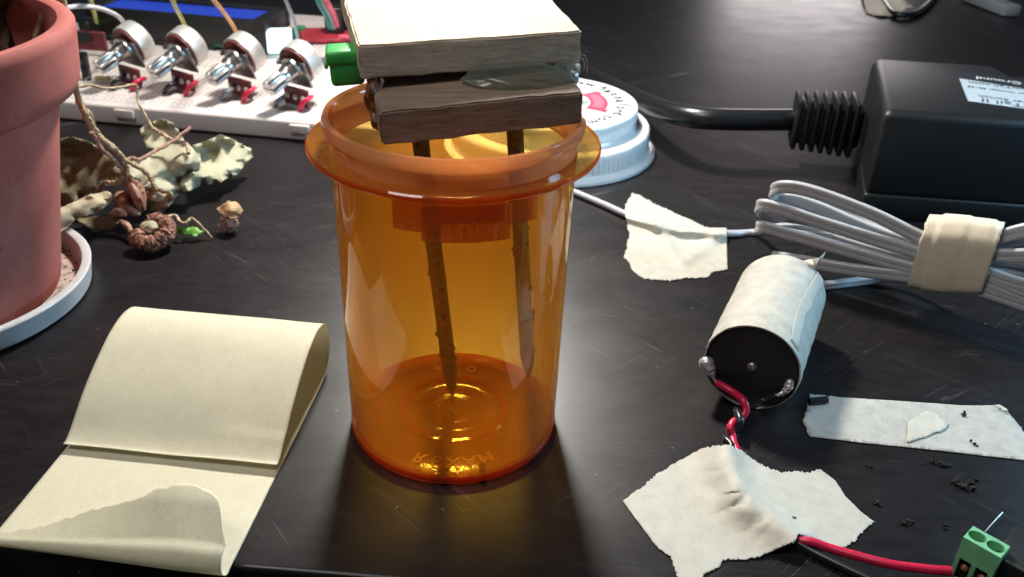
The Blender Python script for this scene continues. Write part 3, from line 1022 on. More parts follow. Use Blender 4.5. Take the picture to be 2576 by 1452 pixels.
# thick brown root collar rising inside the pot
rt = []
for k in range(9):
    a = k * .7
    b0 = W(10, 150, 60) + Vector((2.2 * math.cos(a) - 4, 2.2 * math.sin(a), -2))
    t1 = W(25, 20, 72) + Vector((5 * math.cos(a + .5) - 7 + rnd.uniform(-1, 1), 3 * math.sin(a), 0))
    t2 = W(18, -90, 88) + Vector((6 * math.cos(a + 1) - 7, 3 * math.sin(a), 4))
    rt.append(tube([b0, t1, t2], 2.6, 10, 10, rough=.06))
obj('main_stem', join(*rt), M['trunk'], plant)

bc = W(*z3(1560, 1060), 3.2)
bud = thing('dried_flower_bud', 'small dried tan flower bud lying alone between the wilted leaves and the bottle', 'flower bud', bc)
gs = [lump(1, 3, .4, 1.5, 7, (2.5, 2.3, 2.6), at=bc)]
for k in range(260):
    d = Vector((rnd.gauss(0, 1), rnd.gauss(0, 1), rnd.gauss(0, 1))).normalized()
    gs.append(tube([bc + d * 2.0, bc + d * rnd.uniform(2.8, 3.9)], .07, 3, 1))
obj('calyx', join(*gs), M['stem_pink'], bud)
leafp = [(1450, 930, 7), (1560, 860, 10), (1640, 870, 9), (1690, 940, 7), (1660, 1000, 5), (1600, 1010, 6), (1540, 1000, 6), (1480, 960, 6)]
leaf('petal', leafp, M['petal_tan'], [(1580, 930, 11)], 1.4, 5.5, .09, 1.5, parent=bud, step=5)

# ------------------------------------------------------------------ breadboard with electronics
bb_a = W(190, 255, 8.5)
bdir = (W(770, 305, 8.5) - bb_a)
bdir.z = 0
bdir.normalize()
bnor = Vector((-bdir.y, bdir.x, 0))
board = thing('breadboard', 'off white solderless breadboard carrying potentiometers and a blue display', 'breadboard', bb_a + bdir * 60 - Vector((0, 0, 8.5)))
BF = Matrix((bdir, bnor, Vector((0, 0, 1)))).transposed().to_4x4()
BF.translation = Vector((bb_a.x, bb_a.y, 0))
L0, L1, DEP = -70.0, 132.0, 170.0
bp_ = obj('base', xf(box(L1 - L0, DEP, 8.5, 1.3, 3, Matrix.Translation(Vector(((L0 + L1) / 2, DEP / 2 - 1.0, 4.25)))), BF), M['bread'], board)
clips = [xf(box(8.5, 1.6, 3.6, .5, 2, Matrix.Translation(Vector((x, -1.6, 5.4)))), BF) for x in (22.0, 98.0)]
for g in clips:
    obj('side_clip', g, M['bread'], board)
gs = []
for row in list(range(2, 4)) + list(range(7, 12)) + list(range(14, 19)) + list(range(23, 25)) + list(range(28, 58)):
    y = 1.5 + row * 2.54
    for k in range(int((L1 - L0 - 4) / 2.54)):
        x = L0 + 3 + k * 2.54
        if row < 4 and k % 6 == 5:
            continue
        s = .42
        zt = 8.53
        b0 = [BF @ Vector((x - s, y - s, zt)), BF @ Vector((x + s, y - s, zt)), BF @ Vector((x + s, y + s, zt)), BF @ Vector((x - s, y + s, zt))]
        gs.append((b0, [(0, 1, 2, 3)]))
ho = obj('holes', join(*gs), M['hole'], board, smooth=False)
for y, mt in ((3.6, 'line_blue'), (12.4, 'line_red')):
    obj('rail_line', xf(box(L1 - L0 - 6, .55, .05, 0, 1, Matrix.Translation(Vector(((L0 + L1) / 2, y, 8.54)))), BF), M[mt], board, smooth=False)

axis = Vector((-.49, -.80, -.34)).normalized()
PF = frame((0, 0, 0), axis)            # local x along the shaft
centres = [(318, 120), (452, 132), (597, 148), (740, 170)]
labels = ['leftmost silver potentiometer on the breadboard, nearest the terracotta pot',
          'second silver potentiometer from the pot, under the yellow wire',
          'third silver potentiometer from the pot, under the orange wire',
          'rightmost silver potentiometer on the breadboard, beside the lit edge of the blue display']
base_pot = None


def pot_parts(t):
    def p(name, g, mat, parent=None):
        return obj(name, xf(g, PF), M[mat], parent or t, local=True)

    def cyl(prof, n=48):
        g = lathe(prof, n)
        return [Vector((v.z, v.x, v.y)) for v in g[0]], g[1]
    p('can', cyl([(0, -9.0), (7.4, -9.0), (8.5, -8.2), (8.8, -7.2), (8.8, -1.4), (8.4, -1.2), (7.6, -1.2)]), 'can')
    p('wafer', cyl([(0, -1.3), (8.1, -1.3), (8.1, -.5), (0, -.5)]), 'wafer')
    fp = join(box(1.0, 14.2, 12.2, .3, 2, Matrix.Translation(Vector((.1, 0, -2.6)))), box(4.0, .8, 4.6, .2, 1, Matrix.Translation(Vector((-1.8, 6.9, -1.6)))), box(4.0, .8, 4.6, .2, 1, Matrix.Translation(Vector((-1.8, -6.9, -1.6)))),
              box(2.2, 1.4, 1.6, .2, 1, Matrix.Translation(Vector((1.2, -6.6, 2.2)))))
    p('front_plate', fp, 'steel_dull')
    p('bushing', cyl([(0, .5), (5.3, .5), (5.3, 2.0), (4.2, 2.2), (3.9, 2.6), (3.55, 2.8), (3.9, 3.2), (3.55, 3.6), (3.9, 4.0), (3.55, 4.4), (3.9, 4.8), (3.5, 5.6), (0, 5.6)]), 'steel')
    # knurled split shaft: two halves with a slot between
    gs = []
    for sgn in (1, -1):
        V, Fc = [], []
        prof = []
        for k in range(26):
            a = PI * k / 25
            rr = 3.3 * (1 + .035 * (1 if k % 2 else -1))
            prof.append((rr * math.cos(a), sgn * (.42 + (rr - .42) * math.sin(a))))
        xs = (8.6, 15.4, 16.2)
        for i, x in enumerate(xs):
            s = 1 if i < 2 else .86
            for q in prof:
                V.append(Vector((x, q[0] * s, q[1] * s)))
        n = len(prof)
        for i in range(2):
            for k in range(n):
                Fc.append((i * n + k, i * n + (k + 1) % n, (i + 1) * n + (k + 1) % n, (i + 1) * n + k))
        Fc.append(tuple(range(2 * n, 3 * n)))
        Fc.append(tuple(reversed(range(n))))
        gs.append((V, Fc))
    gs.append(cyl([(0, 5.5), (3.3, 5.5), (3.3, 8.4), (3.0, 8.8), (0, 8.8)]))
    p('shaft', join(*gs), 'steel')
    pl = p('lug_board', box(1.3, 13.4, 7.6, .2, 1, Matrix.Rotation(-.34, 4, 'Y') @ Matrix.Translation(Vector((2.2, 2.2, -11.4)))), 'pcb_maroon')
    for y in (-4.6, 0, 4.6):
        p('solder_joint', xf(lump(1, 2, .12, 1, y, (.9, 1.4, 1.4), at=(3.1, y + 2.2, -11.4)), Matrix.Rotation(-.34, 4, 'Y')), 'solder', pl)


base_pot = thing('potentiometer', labels[0], 'potentiometer', W(*centres[0], 25), 'row of potentiometers')
pot_parts(base_pot)


def copy_thing(src, loc, label):
    r = src.copy()
    r.location = Vector(loc) * MM
    r['label'] = label
    col.objects.link(r)
    for ch in list(src.children):
        c_ = ch.copy()
        c_.parent = r
        col.objects.link(c_)
        for gch in list(ch.children):
            d = gch.copy()
            d.parent = c_
            col.objects.link(d)
    return r


for cpt, lab in zip(centres[1:], labels[1:]):
    copy_thing(base_pot, W(*cpt, 25), lab)


def wire(pts, r, mat, label, group=None, n=10):
    P = [W(*p) for p in pts]
    o_ = obj('jumper_wire', tube(P, r, n, 10), M[mat], loc=P[0])
    tag(o_, label, 'wire', group)
    return o_


G = 'jumper wires on the breadboard'
ords = ['the leftmost', 'the second', 'the third', 'the rightmost']
for k, (cx, cy) in enumerate(centres):
    pts = [(cx + 44, cy + 74, 13.2), (cx + 36, cy + 79, 14), (cx + 24, cy + 87, 13), (cx + 17, cy + 98, 11), (cx + 15, cy + 112, 8)]
    if k == 0:
        pts = [(cx + 46, cy + 78, 12.4), (cx + 36, cy + 81, 13.2), (cx + 24, cy + 88, 12.6), (cx + 16, cy + 98, 11), (cx + 13, cy + 110, 8)]
    wire(pts, 1.0, 'wire_red', 'short red jumper wire under %s potentiometer' % ords[k], G)
for k, (cx, cy) in enumerate(centres[:3]):
    wire([(cx - 6, cy + 72, 13), (cx - 20, cy + 80, 13.5), (cx - 33, cy + 90, 12), (cx - 40, cy + 106, 8)], 1.0, 'wire_black' if k < 2 else 'wire_grey', 'short dark jumper wire arching under %s potentiometer' % ords[k], G)
wire([(722, 238, 11), (705, 250, 12.5), (695, 258, 11), (690, 270, 8)], 1.0, 'wire_grey', 'short bluish grey jumper wire under the rightmost potentiometer', G)
wire([(425, -30, 60), (433, 0, 52), (445, 26, 42), (462, 58, 28), (470, 90, 12)], .95, 'wire_yellow', 'yellow jumper wire rising behind the second potentiometer', G)
wire([(515, -30, 62), (537, 0, 52), (563, 32, 40), (590, 72, 27), (600, 110, 10)], .95, 'wire_orange', 'orange jumper wire rising behind the third potentiometer', G)
wire([(150, 22, 46), (200, 16, 44), (245, 20, 42), (280, 32, 38), (304, 48, 32), (325, 80, 12)], 1.0, 'wire_white', 'white jumper wire arching behind the leftmost potentiometer', G)
wire([(222, -30, 52), (228, 0, 45), (234, 22, 36), (240, 44, 26), (244, 70, 11)], .95, 'wire_yellow', 'yellow jumper wire plugged in beside the pot rim', G)
wire([(700, -40, 56), (718, 0, 48), (735, 40, 36), (746, 78, 22), (750, 110, 9)], .85, 'wire_grey', 'thin grey jumper wire beside the lit edge of the display', G)

# blue character display
s0, s1 = W(205, 18, 25), W(662, 57, 25)
ldir = (s1 - s0)
ldir.z = 0
LL = ldir.length
ldir.normalize()
LF = Matrix((ldir, Vector((-ldir.y, ldir.x, 0)), Vector((0, 0, 1)))).transposed().to_4x4()
LF.translation = Vector((s0.x, s0.y, 0))
lcd = thing('display_module', 'character display with lit blue screen in a black frame behind the potentiometers', 'display', (s0.x + 40, s0.y, 8.5))
obj('circuit_board', xf(box(LL + 4, 36, 1.6, .2, 1, Matrix.Translation(Vector((LL / 2, 20, 11.2)))), LF), M['green_board'], lcd)
fr = join(box(LL, 3.4, 13.5, .5, 2, Matrix.Translation(Vector((LL / 2, 3.3, 18.2)))), box(LL, 5, 9, .5, 2, Matrix.Translation(Vector((LL / 2, 29.5, 20.5)))),
          box(5.5, 22, 9, .5, 2, Matrix.Translation(Vector((2.75, 16, 20.5)))), box(7.5, 22, 9, .5, 2, Matrix.Translation(Vector((LL - 3.75, 16, 20.5)))))
obj('frame', xf(fr, LF), M['black'], lcd)
obj('screen', xf(box(LL - 12.9, 22.0, 7.2, 0, 1, Matrix.Translation(Vector((LL / 2 - 1.0, 16, 20.0)))), LF), M['lcd_blue'], lcd, smooth=False)
obj('backlight', xf(box(12, 14, 9.0, .8, 2, Matrix.Translation(Vector((LL + 6.0, 3.5, 16.0))) @ Matrix.Rotation(math.radians(24), 4, 'Z')), LF), M['backlight'], lcd)
obj('pin_header', xf(box(40, 2.5, 3.0, .2, 1, Matrix.Translation(Vector((LL / 2, 3.0, 9.9)))), LF), M['black'], lcd)

# small dark plug, maroon module, resistor left of the potentiometers; red board with header on the right
p0 = W(222, 62, 18)
plug = thing('plug', 'black plug housing standing on the breadboard beside the pot rim', 'plug', (p0.x, p0.y, 8.5))
obj('housing', xf(box(8, 5, 13, .4, 2), Matrix.Translation(Vector((p0.x, p0.y, 15.2)))), M['black'], plug)
obj('latch', xf(box(3, 1.0, 6, .2, 1), Matrix.Translation(Vector((p0.x, p0.y - 2.8, 17)))), M['black'], plug)
p1 = W(228, 100, 16)
mod = thing('module_board', 'dark maroon module board on the breadboard between pot and leftmost potentiometer', 'circuit board', (p1.x, p1.y, 8.5))
obj('board', xf(box(20, 1.6, 9, .2, 1), Matrix.Translation(Vector((p1.x - 2, p1.y, 15.6))) @ Matrix.Rotation(bdir.y / bdir.x, 4, 'Z')), M['pcb_maroon'], mod)
obj('chip', xf(box(9, 1.4, 4.5, .2, 1), Matrix.Translation(Vector((p1.x - 3, p1.y - 1.4, 17.6))) @ Matrix.Rotation(bdir.y / bdir.x, 4, 'Z')), M['black'], mod)
for k in range(2):
    p2 = W(214 + k * 6, 165 + k * 34, 9)
    tag(obj('pin_plug', box(3.2, 3.2, 6.5, .4, 2, Matrix.Translation(Vector((p2.x, p2.y, 11.8)))), M['black']), ['small black pin plug on the breadboard at the pot rim', 'small black pin plug nearest the front rail by the pot'][k], 'plug', 'small plugs')
rs = W(258, 197, 11)
res = thing('resistor', 'small beige resistor lying on the breadboard beside the pot rim', 'resistor', (rs.x, rs.y, 9))
obj('body', xf(lathe([(0, -3.2), (1.0, -3.1), (1.25, -2.4), (1.05, -1.6), (1.05, 1.6), (1.25, 2.4), (1.0, 3.1), (0, 3.2)], 20), Matrix.Translation(rs) @ Matrix.Rotation(PI / 2, 4, 'Y')), M['leaf_tan'], res)
obj('band', xf(lathe([(1.1, -.5), (1.12, .4)], 20), Matrix.Translation(rs) @ Matrix.Rotation(PI / 2, 4, 'Y')), M['wire_orange'], res)
obj('lead', tube([rs + Vector((-9, .5, -2)), rs + Vector((-6, .3, .2)), rs, rs + Vector((6, -.3, .2)), rs + Vector((9, -.5, -2))], .3, 6, 6), M['steel'], res)

q0 = W(818, 82, 12)
rb = thing('interface_board', 'red circuit board with black header standing behind the wooden blocks', 'circuit board', (q0.x, q0.y, 8.5))
obj('board', xf(box(34, 24, 1.6, .2, 1), Matrix.Translation(Vector((q0.x + 4, q0.y + 2, 10.6))) @ Matrix.Rotation(math.radians(14), 4, 'Z')), M['red_board'], rb)
obj('header', xf(box(9, 12, 13, .3, 1), Matrix.Translation(Vector((q0.x + 4.5, q0.y + 6, 18)))), M['black'], rb)
obj('header', xf(box(26, 5, 10, .3, 1), Matrix.Translation(Vector((q0.x + 18, q0.y + 11, 16)))), M['black'], rb)
obj('ribbon', xf(box(7, 3, 1.4, .3, 1), Matrix.Translation(Vector((q0.x + 12, q0.y - 7.5, 12.2)))), M['ink_pink'], rb)
obj('pin_strip', xf(box(8, 2.6, 2.2, .4, 1), Matrix.Translation(Vector((q0.x - 2, q0.y - 9, 10)))), M['wire_red'], rb)
wire([(790, -25, 45), (805, 10, 38), (822, 42, 30), (832, 70, 24)], 1.4, 'wire_teal', 'teal wire running into the black header of the red board', G)
wire([(812, -25, 47), (825, 8, 40), (840, 36, 32), (848, 66, 25)], 1.1, 'ink_pink', 'pink wire running into the black header of the red board', G)
wire([(802, -25, 46), (815, 10, 39), (831, 40, 31), (840, 70, 24)], 1.1, 'wire_grey', 'grey blue wire between the teal and the pink wire at the red board', G)
tag(obj('chip', xf(box(6, 5, 4, .3, 1), Matrix.Translation(W(752, 76, 11))), M['green_board']), 'small green component on the breadboard beside the red circuit board', 'component')

# ------------------------------------------------------------------ black power switch box with cord
fl3, fr3, bl3 = Vector((136.6, 125.0, 0)), Vector((214.0, 118.5, 0)), Vector((154.5, 193.0, 0))
fdir, sdir = (fr3 - fl3).normalized(), (bl3 - fl3).normalized()
psb = thing('power_switch_box', 'black plastic power switch box with silver label and ribbed cord inlet', 'power switch', (170, 150, 0))


def bxp(a, b_):
    return fl3 + fdir * a + sdir * b_


poly = [bxp(0, 0), bxp(110, 0), bxp(110, 56), bxp(52, 56), bxp(47, 70), bxp(0, 70)]
obj('upper_case', prism(poly, 8.2, 40.0, 3.2, 4), M['box_black'], psb)
obj('lower_case', prism(poly, 0, 9.6, 1.2, 3), M['box_black'], psb)
nb_ = box(50, 12, 22, .6, 2)
obj('terminal_strip', xf(nb_, Matrix.Translation(bxp(80, 63) + Vector((0, 0, 16))) @ Matrix.Rotation(math.atan2(fdir.y, fdir.x), 4, 'Z')), M['black'], psb)
for k in range(4):
    obj('screw', xf(lathe([(0, 1.2), (2.2, 1.1), (2.6, .4), (2.6, 0)], 20), Matrix.Translation(bxp(64 + k * 10, 63) + Vector((0, 0, 27)))), M['steel'], psb)
l00, l10, l01, l11 = W(2436, 254, 40.2), W(2640, 282, 40.2), W(2407, 178, 40.2), W(2640, 214, 40.2)
lb00, lb01 = W(2413, 196, 40.2), None
V = [l00, l10, W(2640, 233, 40.2), W(2413, 197, 40.2)]
lab = obj('label_plate', (V + [v - Vector((0, 0, .15)) for v in V], [(0, 1, 2, 3), (0, 1, 5, 4), (1, 2, 6, 5), (2, 3, 7, 6), (3, 0, 4, 7)]), M['label'], psb, smooth=False)
V = [W(2413, 196, 40.25), W(2640, 232, 40.25), W(2640, 214, 40.25), W(2408, 178, 40.25)]
obj('label_band', (V + [v - Vector((0, 0, .15)) for v in V], [(0, 1, 2, 3), (0, 1, 5, 4), (1, 2, 6, 5), (2, 3, 7, 6), (3, 0, 4, 7)]), M['label_black'], psb, smooth=False)
ld = (l10 - l00).normalized()
lu = (W(2413, 197, 40.2) - l00)
lu.z = 0
TF = Matrix((-ld, -Vector((-ld.y, ld.x, 0)), Vector((0, 0, 1)))).transposed().to_4x4()


def label_text(s, size, right_px, z, mat, parent):
    """text read from the far side: its end sits at the given photo position"""
    g = text_geo(s, size, .02)
    xmax = max(v.x for v in g[0])
    p = W(*right_px, z)
    mt = TF.copy()
    mt.translation = p
    return obj('lettering', xf(([v - Vector((xmax, 0, 0)) for v in g[0]], g[1]), mt), mat, parent, smooth=False)


label_text('2: -in   3: Ground', 5.0, (2456, 195, ), 40.42, M['ink_white'], lab)
label_text('www.PowerSwitchTail.com', 4.4, (2437, 206), 40.3, M['ink_dark'], lab)
label_text('Order Number 80135', 2.6, (2434, 217), 40.3, M['ink_dark'], lab)
label_text('Power Switch', 3.8, (2462, 241), 40.3, M['ink_dark'], lab)
label_text('Tail II', 6.2, (2470, 251), 40.3, M['ink_dark'], lab)

c0 = Vector((138.5, 156, 21))
c1 = W(1992, 300, 20)
cdir = (c1 - c0).normalized()
ribp = []
SR = frame(c1, Vector((.985, -.17, 0)))
RL = (c0 - c1).length + 2
core = xf(box(RL, 12.5, 16, 2, 3, Matrix.Translation(Vector((RL / 2, 0, 0)))), SR)
gs = [core]
nr = 7
for k in range(nr):
    x = 1.4 + k * (RL - 5) / (nr - 1)
    gs.append(xf(box(2.2, 16 + k * .3, 20 + k * .35, 1.2, 2, Matrix.Translation(Vector((x, 0, 0)))), SR))
obj('strain_relief', join(*gs), M['black'], psb)
cp = [c1 + Vector((3, -.2, 0)), W(1900, 302, 20), W(1780, 299, 20), W(1700, 287, 18.5), W(1640, 268, 15), W(1570, 235, 9), W(1480, 190, 5)]
obj('cord', tube(cp, 4.3, 20, 10), M['cord_black'], psb)

# ------------------------------------------------------------------ grey telephone cord
QP, QN = (90, 84, 0), (28, 47, 0)


def zc(x, y):
    return 1878 + x * .2708, 426 + y * .2708


def cp_(x, y, back=0.0):
    return WP(*zc(x, y), Vector(QP) + Vector(QN).normalized() * back, QN)


def flat_prof(h, t):
    """rounded flat cord: one shallow groove along the middle of each broad face"""
    side = [(-.96, .55), (-.86, .84), (-.72, .97), (-.5, 1.0), (-.15, 1.0), (-.075, .97), (-.035, .92), (0, .89), (.035, .92), (.075, .97), (.15, 1.0), (.5, 1.0), (.72, .97), (.86, .84), (.96, .55)]
    return [(t * x, h * y) for y, x in side] + [(0.18 * t, h), (-.18 * t, h)] + [(-t * x, h * y) for y, x in reversed(side)] + [(-.18 * t, -h), (.18 * t, -h)]


prof = flat_prof(2.0, 1.0)
cordt = thing('telephone_cord', 'grey flat telephone cord coiled in a bundle at the right', 'cord', (115, 70, 0))
gs = []
# each loop: right-hand end, front strand, nose, back strand, right-hand end
gs.append(ribbon([cp_(3380, 660, 2), cp_(3220, 790), cp_(2620, 800), cp_(2300, 795), cp_(1900, 735), cp_(1590, 620), cp_(1200, 430), cp_(800, 272), cp_(560, 195), cp_(400, 165), cp_(290, 172, 1.0), cp_(245, 215, 3.5), cp_(320, 265, 6.5), cp_(480, 290, 7.0), cp_(700, 370, 7), cp_(950, 480, 7), cp_(1300, 620, 6), cp_(1700, 720, 5), cp_(2150, 690, 4), cp_(2620, 560, 3), cp_(3220, 540, 3), cp_(3380, 660, 2)], prof))
gs.append(ribbon([cp_(3420, 960, 2.5), cp_(3250, 1180), cp_(2620, 1085), cp_(2250, 975), cp_(1900, 870), cp_(1570, 765), cp_(1200, 655), cp_(700, 500), cp_(400, 400), cp_(220, 345), cp_(135, 335, 1.0), cp_(115, 360, 3.2), cp_(180, 420, 5.5), cp_(300, 440, 6), cp_(480, 330, 8.5), cp_(650, 300, 11), cp_(900, 400, 11), cp_(1300, 600, 8.5), cp_(1750, 730, 7), cp_(2200, 720, 6), cp_(2620, 640, 5), cp_(3250, 700, 5), cp_(3420, 960, 2.5)], prof))
gs.append(ribbon([cp_(3400, 1180, 2.5), cp_(3240, 1300), cp_(2620, 1190), cp_(2250, 1050), cp_(1900, 990), cp_(1560, 925), cp_(1000, 775), cp_(600, 660), cp_(350, 590), cp_(190, 545), cp_(125, 535, 1.0), cp_(115, 550, 3.5), cp_(200, 560, 6.5), cp_(400, 560, 8), cp_(700, 620, 8), cp_(1100, 740, 8), cp_(1600, 860, 6.5), cp_(2200, 860, 5.5), cp_(2620, 900, 5), cp_(3240, 1020, 5), cp_(3400, 1180, 2.5)], prof))
gs.append(ribbon([cp_(2620, 1270), cp_(2200, 1130), cp_(1900, 1060), cp_(1560, 1000), cp_(1000, 935, -.5), cp_(600, 870, -.5), cp_(350, 830, 0), cp_(250, 815, 1)], prof))
gs.append(ribbon([W(2040, 722, 1.3), W(2095, 716, 1.3), W(2170, 707, 1.5), W(2240, 700, 3), W(2330, 712, 6), cp_(1900, 1010, 1), cp_(2300, 960, 2), cp_(2620, 1000, 3)], flat_prof(1.3, 1.1)))
# the straight lead that runs left under the tape and on behind the bottle
gs.append(tube([cp_(800, 640, 6), cp_(400, 590, 5), W(1905, 585, 1.6), W(1830, 588, 1.4), W(1740, 578, 1.6), W(1600, 548, 1.6), W(1520, 515, 1.4), W(1440, 482, 1.4), W(1340, 448, 1.4), W(1240, 420, 1.4)], 1.25, 12, 8))
obj('cord', join(*gs), M['cord_grey'], cordt)
wa, wb = cp_(1580, 800), cp_(2275, 870)
wd = (wb - wa)
prof_w = []
for k in range(48):
    a = 2 * PI * k / 48
    prof_w.append((a, 1 + .03 * math.sin(5 * a)))
V, Fc = [], []
secs = []
for i in range(25):
    s = i / 24
    ctrp = wa.lerp(wb, s) + Vector(QN).normalized() * 3.4
    hz = 10.6 + .6 * math.sin(2.2 * s) - 1.0 * s
    if s > .9:
        hz -= .4
    hh, tt = hz, 5.6
    step_ = .5 if (.2 < s < .58) else (.0 if s <= .2 else .24)
    t_ = wd.normalized()
    sd = Vector(QN).normalized()
    up_ = Vector((0, 0, 1))
    for a, w_ in prof_w:
        ca, sa = math.cos(a), math.sin(a)
        ex = .55
        px_ = (abs(ca) ** ex) * (1 if ca >= 0 else -1) * (tt + step_)
        pz_ = (abs(sa) ** ex) * (1 if sa >= 0 else -1) * (hh + step_)
        jit = 0
        if i in (0, 24):
            jit = .35 * noise.noise(Vector((ca * 6, sa * 6, i)))
        V.append(ctrp + sd * px_ * w_ + up_ * pz_ * w_ + t_ * jit)
for i in range(24):
    for k in range(48):
        Fc.append((i * 48 + k, i * 48 + (k + 1) % 48, (i + 1) * 48 + (k + 1) % 48, (i + 1) * 48 + k))
wr = obj('tape_wrap', (V, Fc), M['tape_tan'], cordt)
solid(wr, .3, 1)

# ------------------------------------------------------------------ motor
MC, MA, ML, MR = Vector((72.34, 9.41, 11.9)), math.radians(66.67), 43.8, 11.73
mdir = Vector((math.cos(MA), math.sin(MA), 0))
MF = frame(MC, mdir)
motor = thing('motor', 'small electric motor wrapped in grubby masking tape with black end facing the camera', 'motor', (MC.x, MC.y, 0))


def mcyl(prof, n=96, rf=None):
    g = lathe(prof, n, rfun=rf)
    return xf(([Vector((v.z, v.x, v.y)) for v in g[0]], g[1]), MF)


def tp_r(r, z, a):
    return r + .10 * noise.noise(Vector((math.cos(a) * 3, math.sin(a) * 3, z * .12))) + (.16 if math.sin(a * 1.0 + z * .02) > .3 else 0)


obj('can', mcyl([(0, 43.3), (9, 43.3), (10.9, 43.0), (11.3, 42.3), (11.3, .8), (0, .8)]), M['steel_dull'], motor)
tw = obj('tape_wrap', mcyl([(11.35, -.4)] + [(11.62 + .1 * math.sin(k * 1.3), -.4 + k * 1.35) for k in range(31)] + [(11.35, 40.5)], 128, tp_r), M['tape_motor'], motor)
solid(tw, .16, 1)
fl_ang = [math.radians(d) for d in (52, 60, 68, 76)]
V, Fc = [], []
for i in range(26):
    x = 1.0 + i * 1.58
    for k in range(12):
        a = math.radians(52 - 16 * k / 11 * (1 + .35 * noise.noise(Vector((i * .25, 0, 2)))) + 5 * math.sin(i * .16))
        V.append(MF @ Vector((x, -(12.02 + .03 * k / 11) * math.cos(a), (12.02) * math.sin(a))))
for i in range(25):
    for k in range(11):
        Fc.append((i * 12 + k, i * 12 + k + 1, (i + 1) * 12 + k + 1, (i + 1) * 12 + k))
fo2 = obj('tape_strip', (V, Fc), M['tape_flat'], motor)
solid(fo2, .12, 1)
# a loose torn corner sticking up at the far end
fp_ = [MF @ Vector((40.2, -3.5, 11.4)), MF @ Vector((41.5, -6.2, 12.0)), MF @ Vector((41.0, -8.4, 12.4)), MF @ Vector((42.2, -8.9, 14.6)), MF @ Vector((40.6, -7.8, 13.2)), MF @ Vector((39.6, -7.2, 10.0))]
fo3 = obj('tape_corner', (fp_, [(0, 1, 5), (1, 4, 5), (1, 2, 4), (2, 3, 4)]), M['tape_flat'], motor)
solid(fo3, .15)
ec = obj('end_cap', mcyl([(0, .1), (1.0, .15), (1.05, .3), (10.4, .3), (10.9, .0), (11.25, .2), (11.25, 2), (0, 2)]), M['motor_black'], motor)
Z3 = lambda x, y: ((2200 + x * .4613) * .78922, (780 + y * .4613) * .78922)


def mface(x, y, off=0.0):
    return WP(*Z3(x, y), MC - mdir * off, mdir)


def drop(pl, r_):
    return join(*[lump(r, 2, .1, 1, k, at=p) for k, (p, r) in enumerate(zip(pl, r_))])


tA = obj('terminal', drop([mface(115, 822, 1.0), mface(130, 850, 1.3), mface(145, 880, 1.5), mface(155, 905, 1.7)], [2.0, 1.7, 1.2, .75]), M['solder'], motor)
tB = obj('terminal', drop([mface(690, 955, .8), mface(680, 980, 1.0), mface(660, 1005, 1.2), mface(635, 1030, 1.5)], [1.05, 1.2, 1.0, .6]), M['solder'], motor)
obj('shaft_end', mcyl([(0, -.35), (.9, -.3), (1.2, .0), (1.2, .4)], 20), M['steel_dull'], ec)
wr1 = [mface(152, 890, 1.6), mface(170, 935, 2.4), mface(185, 955, 2.8), mface(240, 985, 3.8), mface(310, 1030, 5), W(*Z3(365, 1075), 6.5), W(*Z3(385, 1140), 5), W(*Z3(355, 1195), 3.6), W(*Z3(300, 1225), 3.4), W(*Z3(278, 1270), 2.8), W(*Z3(290, 1320), 1.4), W(*Z3(300, 1370), 1.2), W(*Z3(330, 1450), 1.2), W(1880, 1225, 1.4), W(1920, 1285, 1.5), W(1975, 1335, 1.6), W(2012, 1358, 2.0), W(2045, 1364, 2.4), W(2090, 1380, 2.2), W(2160, 1400, 2.5), W(2240, 1420, 3.0), W(2330, 1432, 3.6), W(2394, 1437, 4.2)]
obj('red_wire', tube(wr1[2:], .95, 12, 8), M['wire_red'], motor)
obj('bare_strand', tube(wr1[:3], .5, 8, 6), M['steel'], motor)
wb1 = [mface(650, 1015, 1.4), mface(600, 1040, 2.0), W(*Z3(500, 1080), 4.6), W(*Z3(420, 1115), 4.4), W(*Z3(350, 1130), 4.0), W(*Z3(325, 1150), 4.6), W(*Z3(345, 1215), 4.6), W(*Z3(325, 1270), 2.6), W(*Z3(270, 1320), 1.1), W(*Z3(250, 1350), 1.4), W(*Z3(285, 1395), 1.5), W(1845, 1180, 1.2), W(1870, 1260, 1.2), W(1930, 1320, 1.2), W(1990, 1356, 1.4), W(2040, 1385, 1.1), W(2110, 1420, 1.1), W(2200, 1462, 1.1), W(2290, 1500, 1.1)]
obj('black_wire', tube(wb1[1:], .95, 12, 8), M['wire_black'], motor)
obj('bare_strand', tube(wb1[:3], .45, 8, 6), M['steel'], motor)

# ------------------------------------------------------------------ pieces of masking tape
GT = 'pieces of masking tape'


def z7(x, y):
    return (1900 + x * .5509) * .78922, (500 + y * .5509) * .78922


def z8(x, y):
    return (1900 + x * .5295) * .78922, (1200 + y * .5295) * .78922


def seg_d(x, y, a, b_):
    ax, ay, bx, by = *a, *b_
    t = max(0, min(1, ((x - ax) * (bx - ax) + (y - ay) * (by - ay)) / ((bx - ax) ** 2 + (by - ay) ** 2)))
    return math.hypot(x - ax - t * (bx - ax), (y - ay - t * (by - ay)) * 1.35), t


def t1_h(x, y):
    d, t = seg_d(x, y, z7(170, 340), z7(480, 420))
    d2, t2 = seg_d(x, y, z7(480, 420), z7(760, 440))
    h = 2.9 * math.exp(-(min(d, d2) / 22) ** 2)
    d3, t3 = seg_d(x, y, z7(350, 395), z7(480, 600))
    h += 1.1 * math.exp(-(d3 / 16) ** 2) * (1 - .6 * t3)
    d4, t4 = seg_d(x, y, z7(700, 470), z7(520, 600))
    h += .7 * math.exp(-(d4 / 20) ** 2)
    return h + .08 * noise.noise(Vector((x * .03, y * .04, 1)))


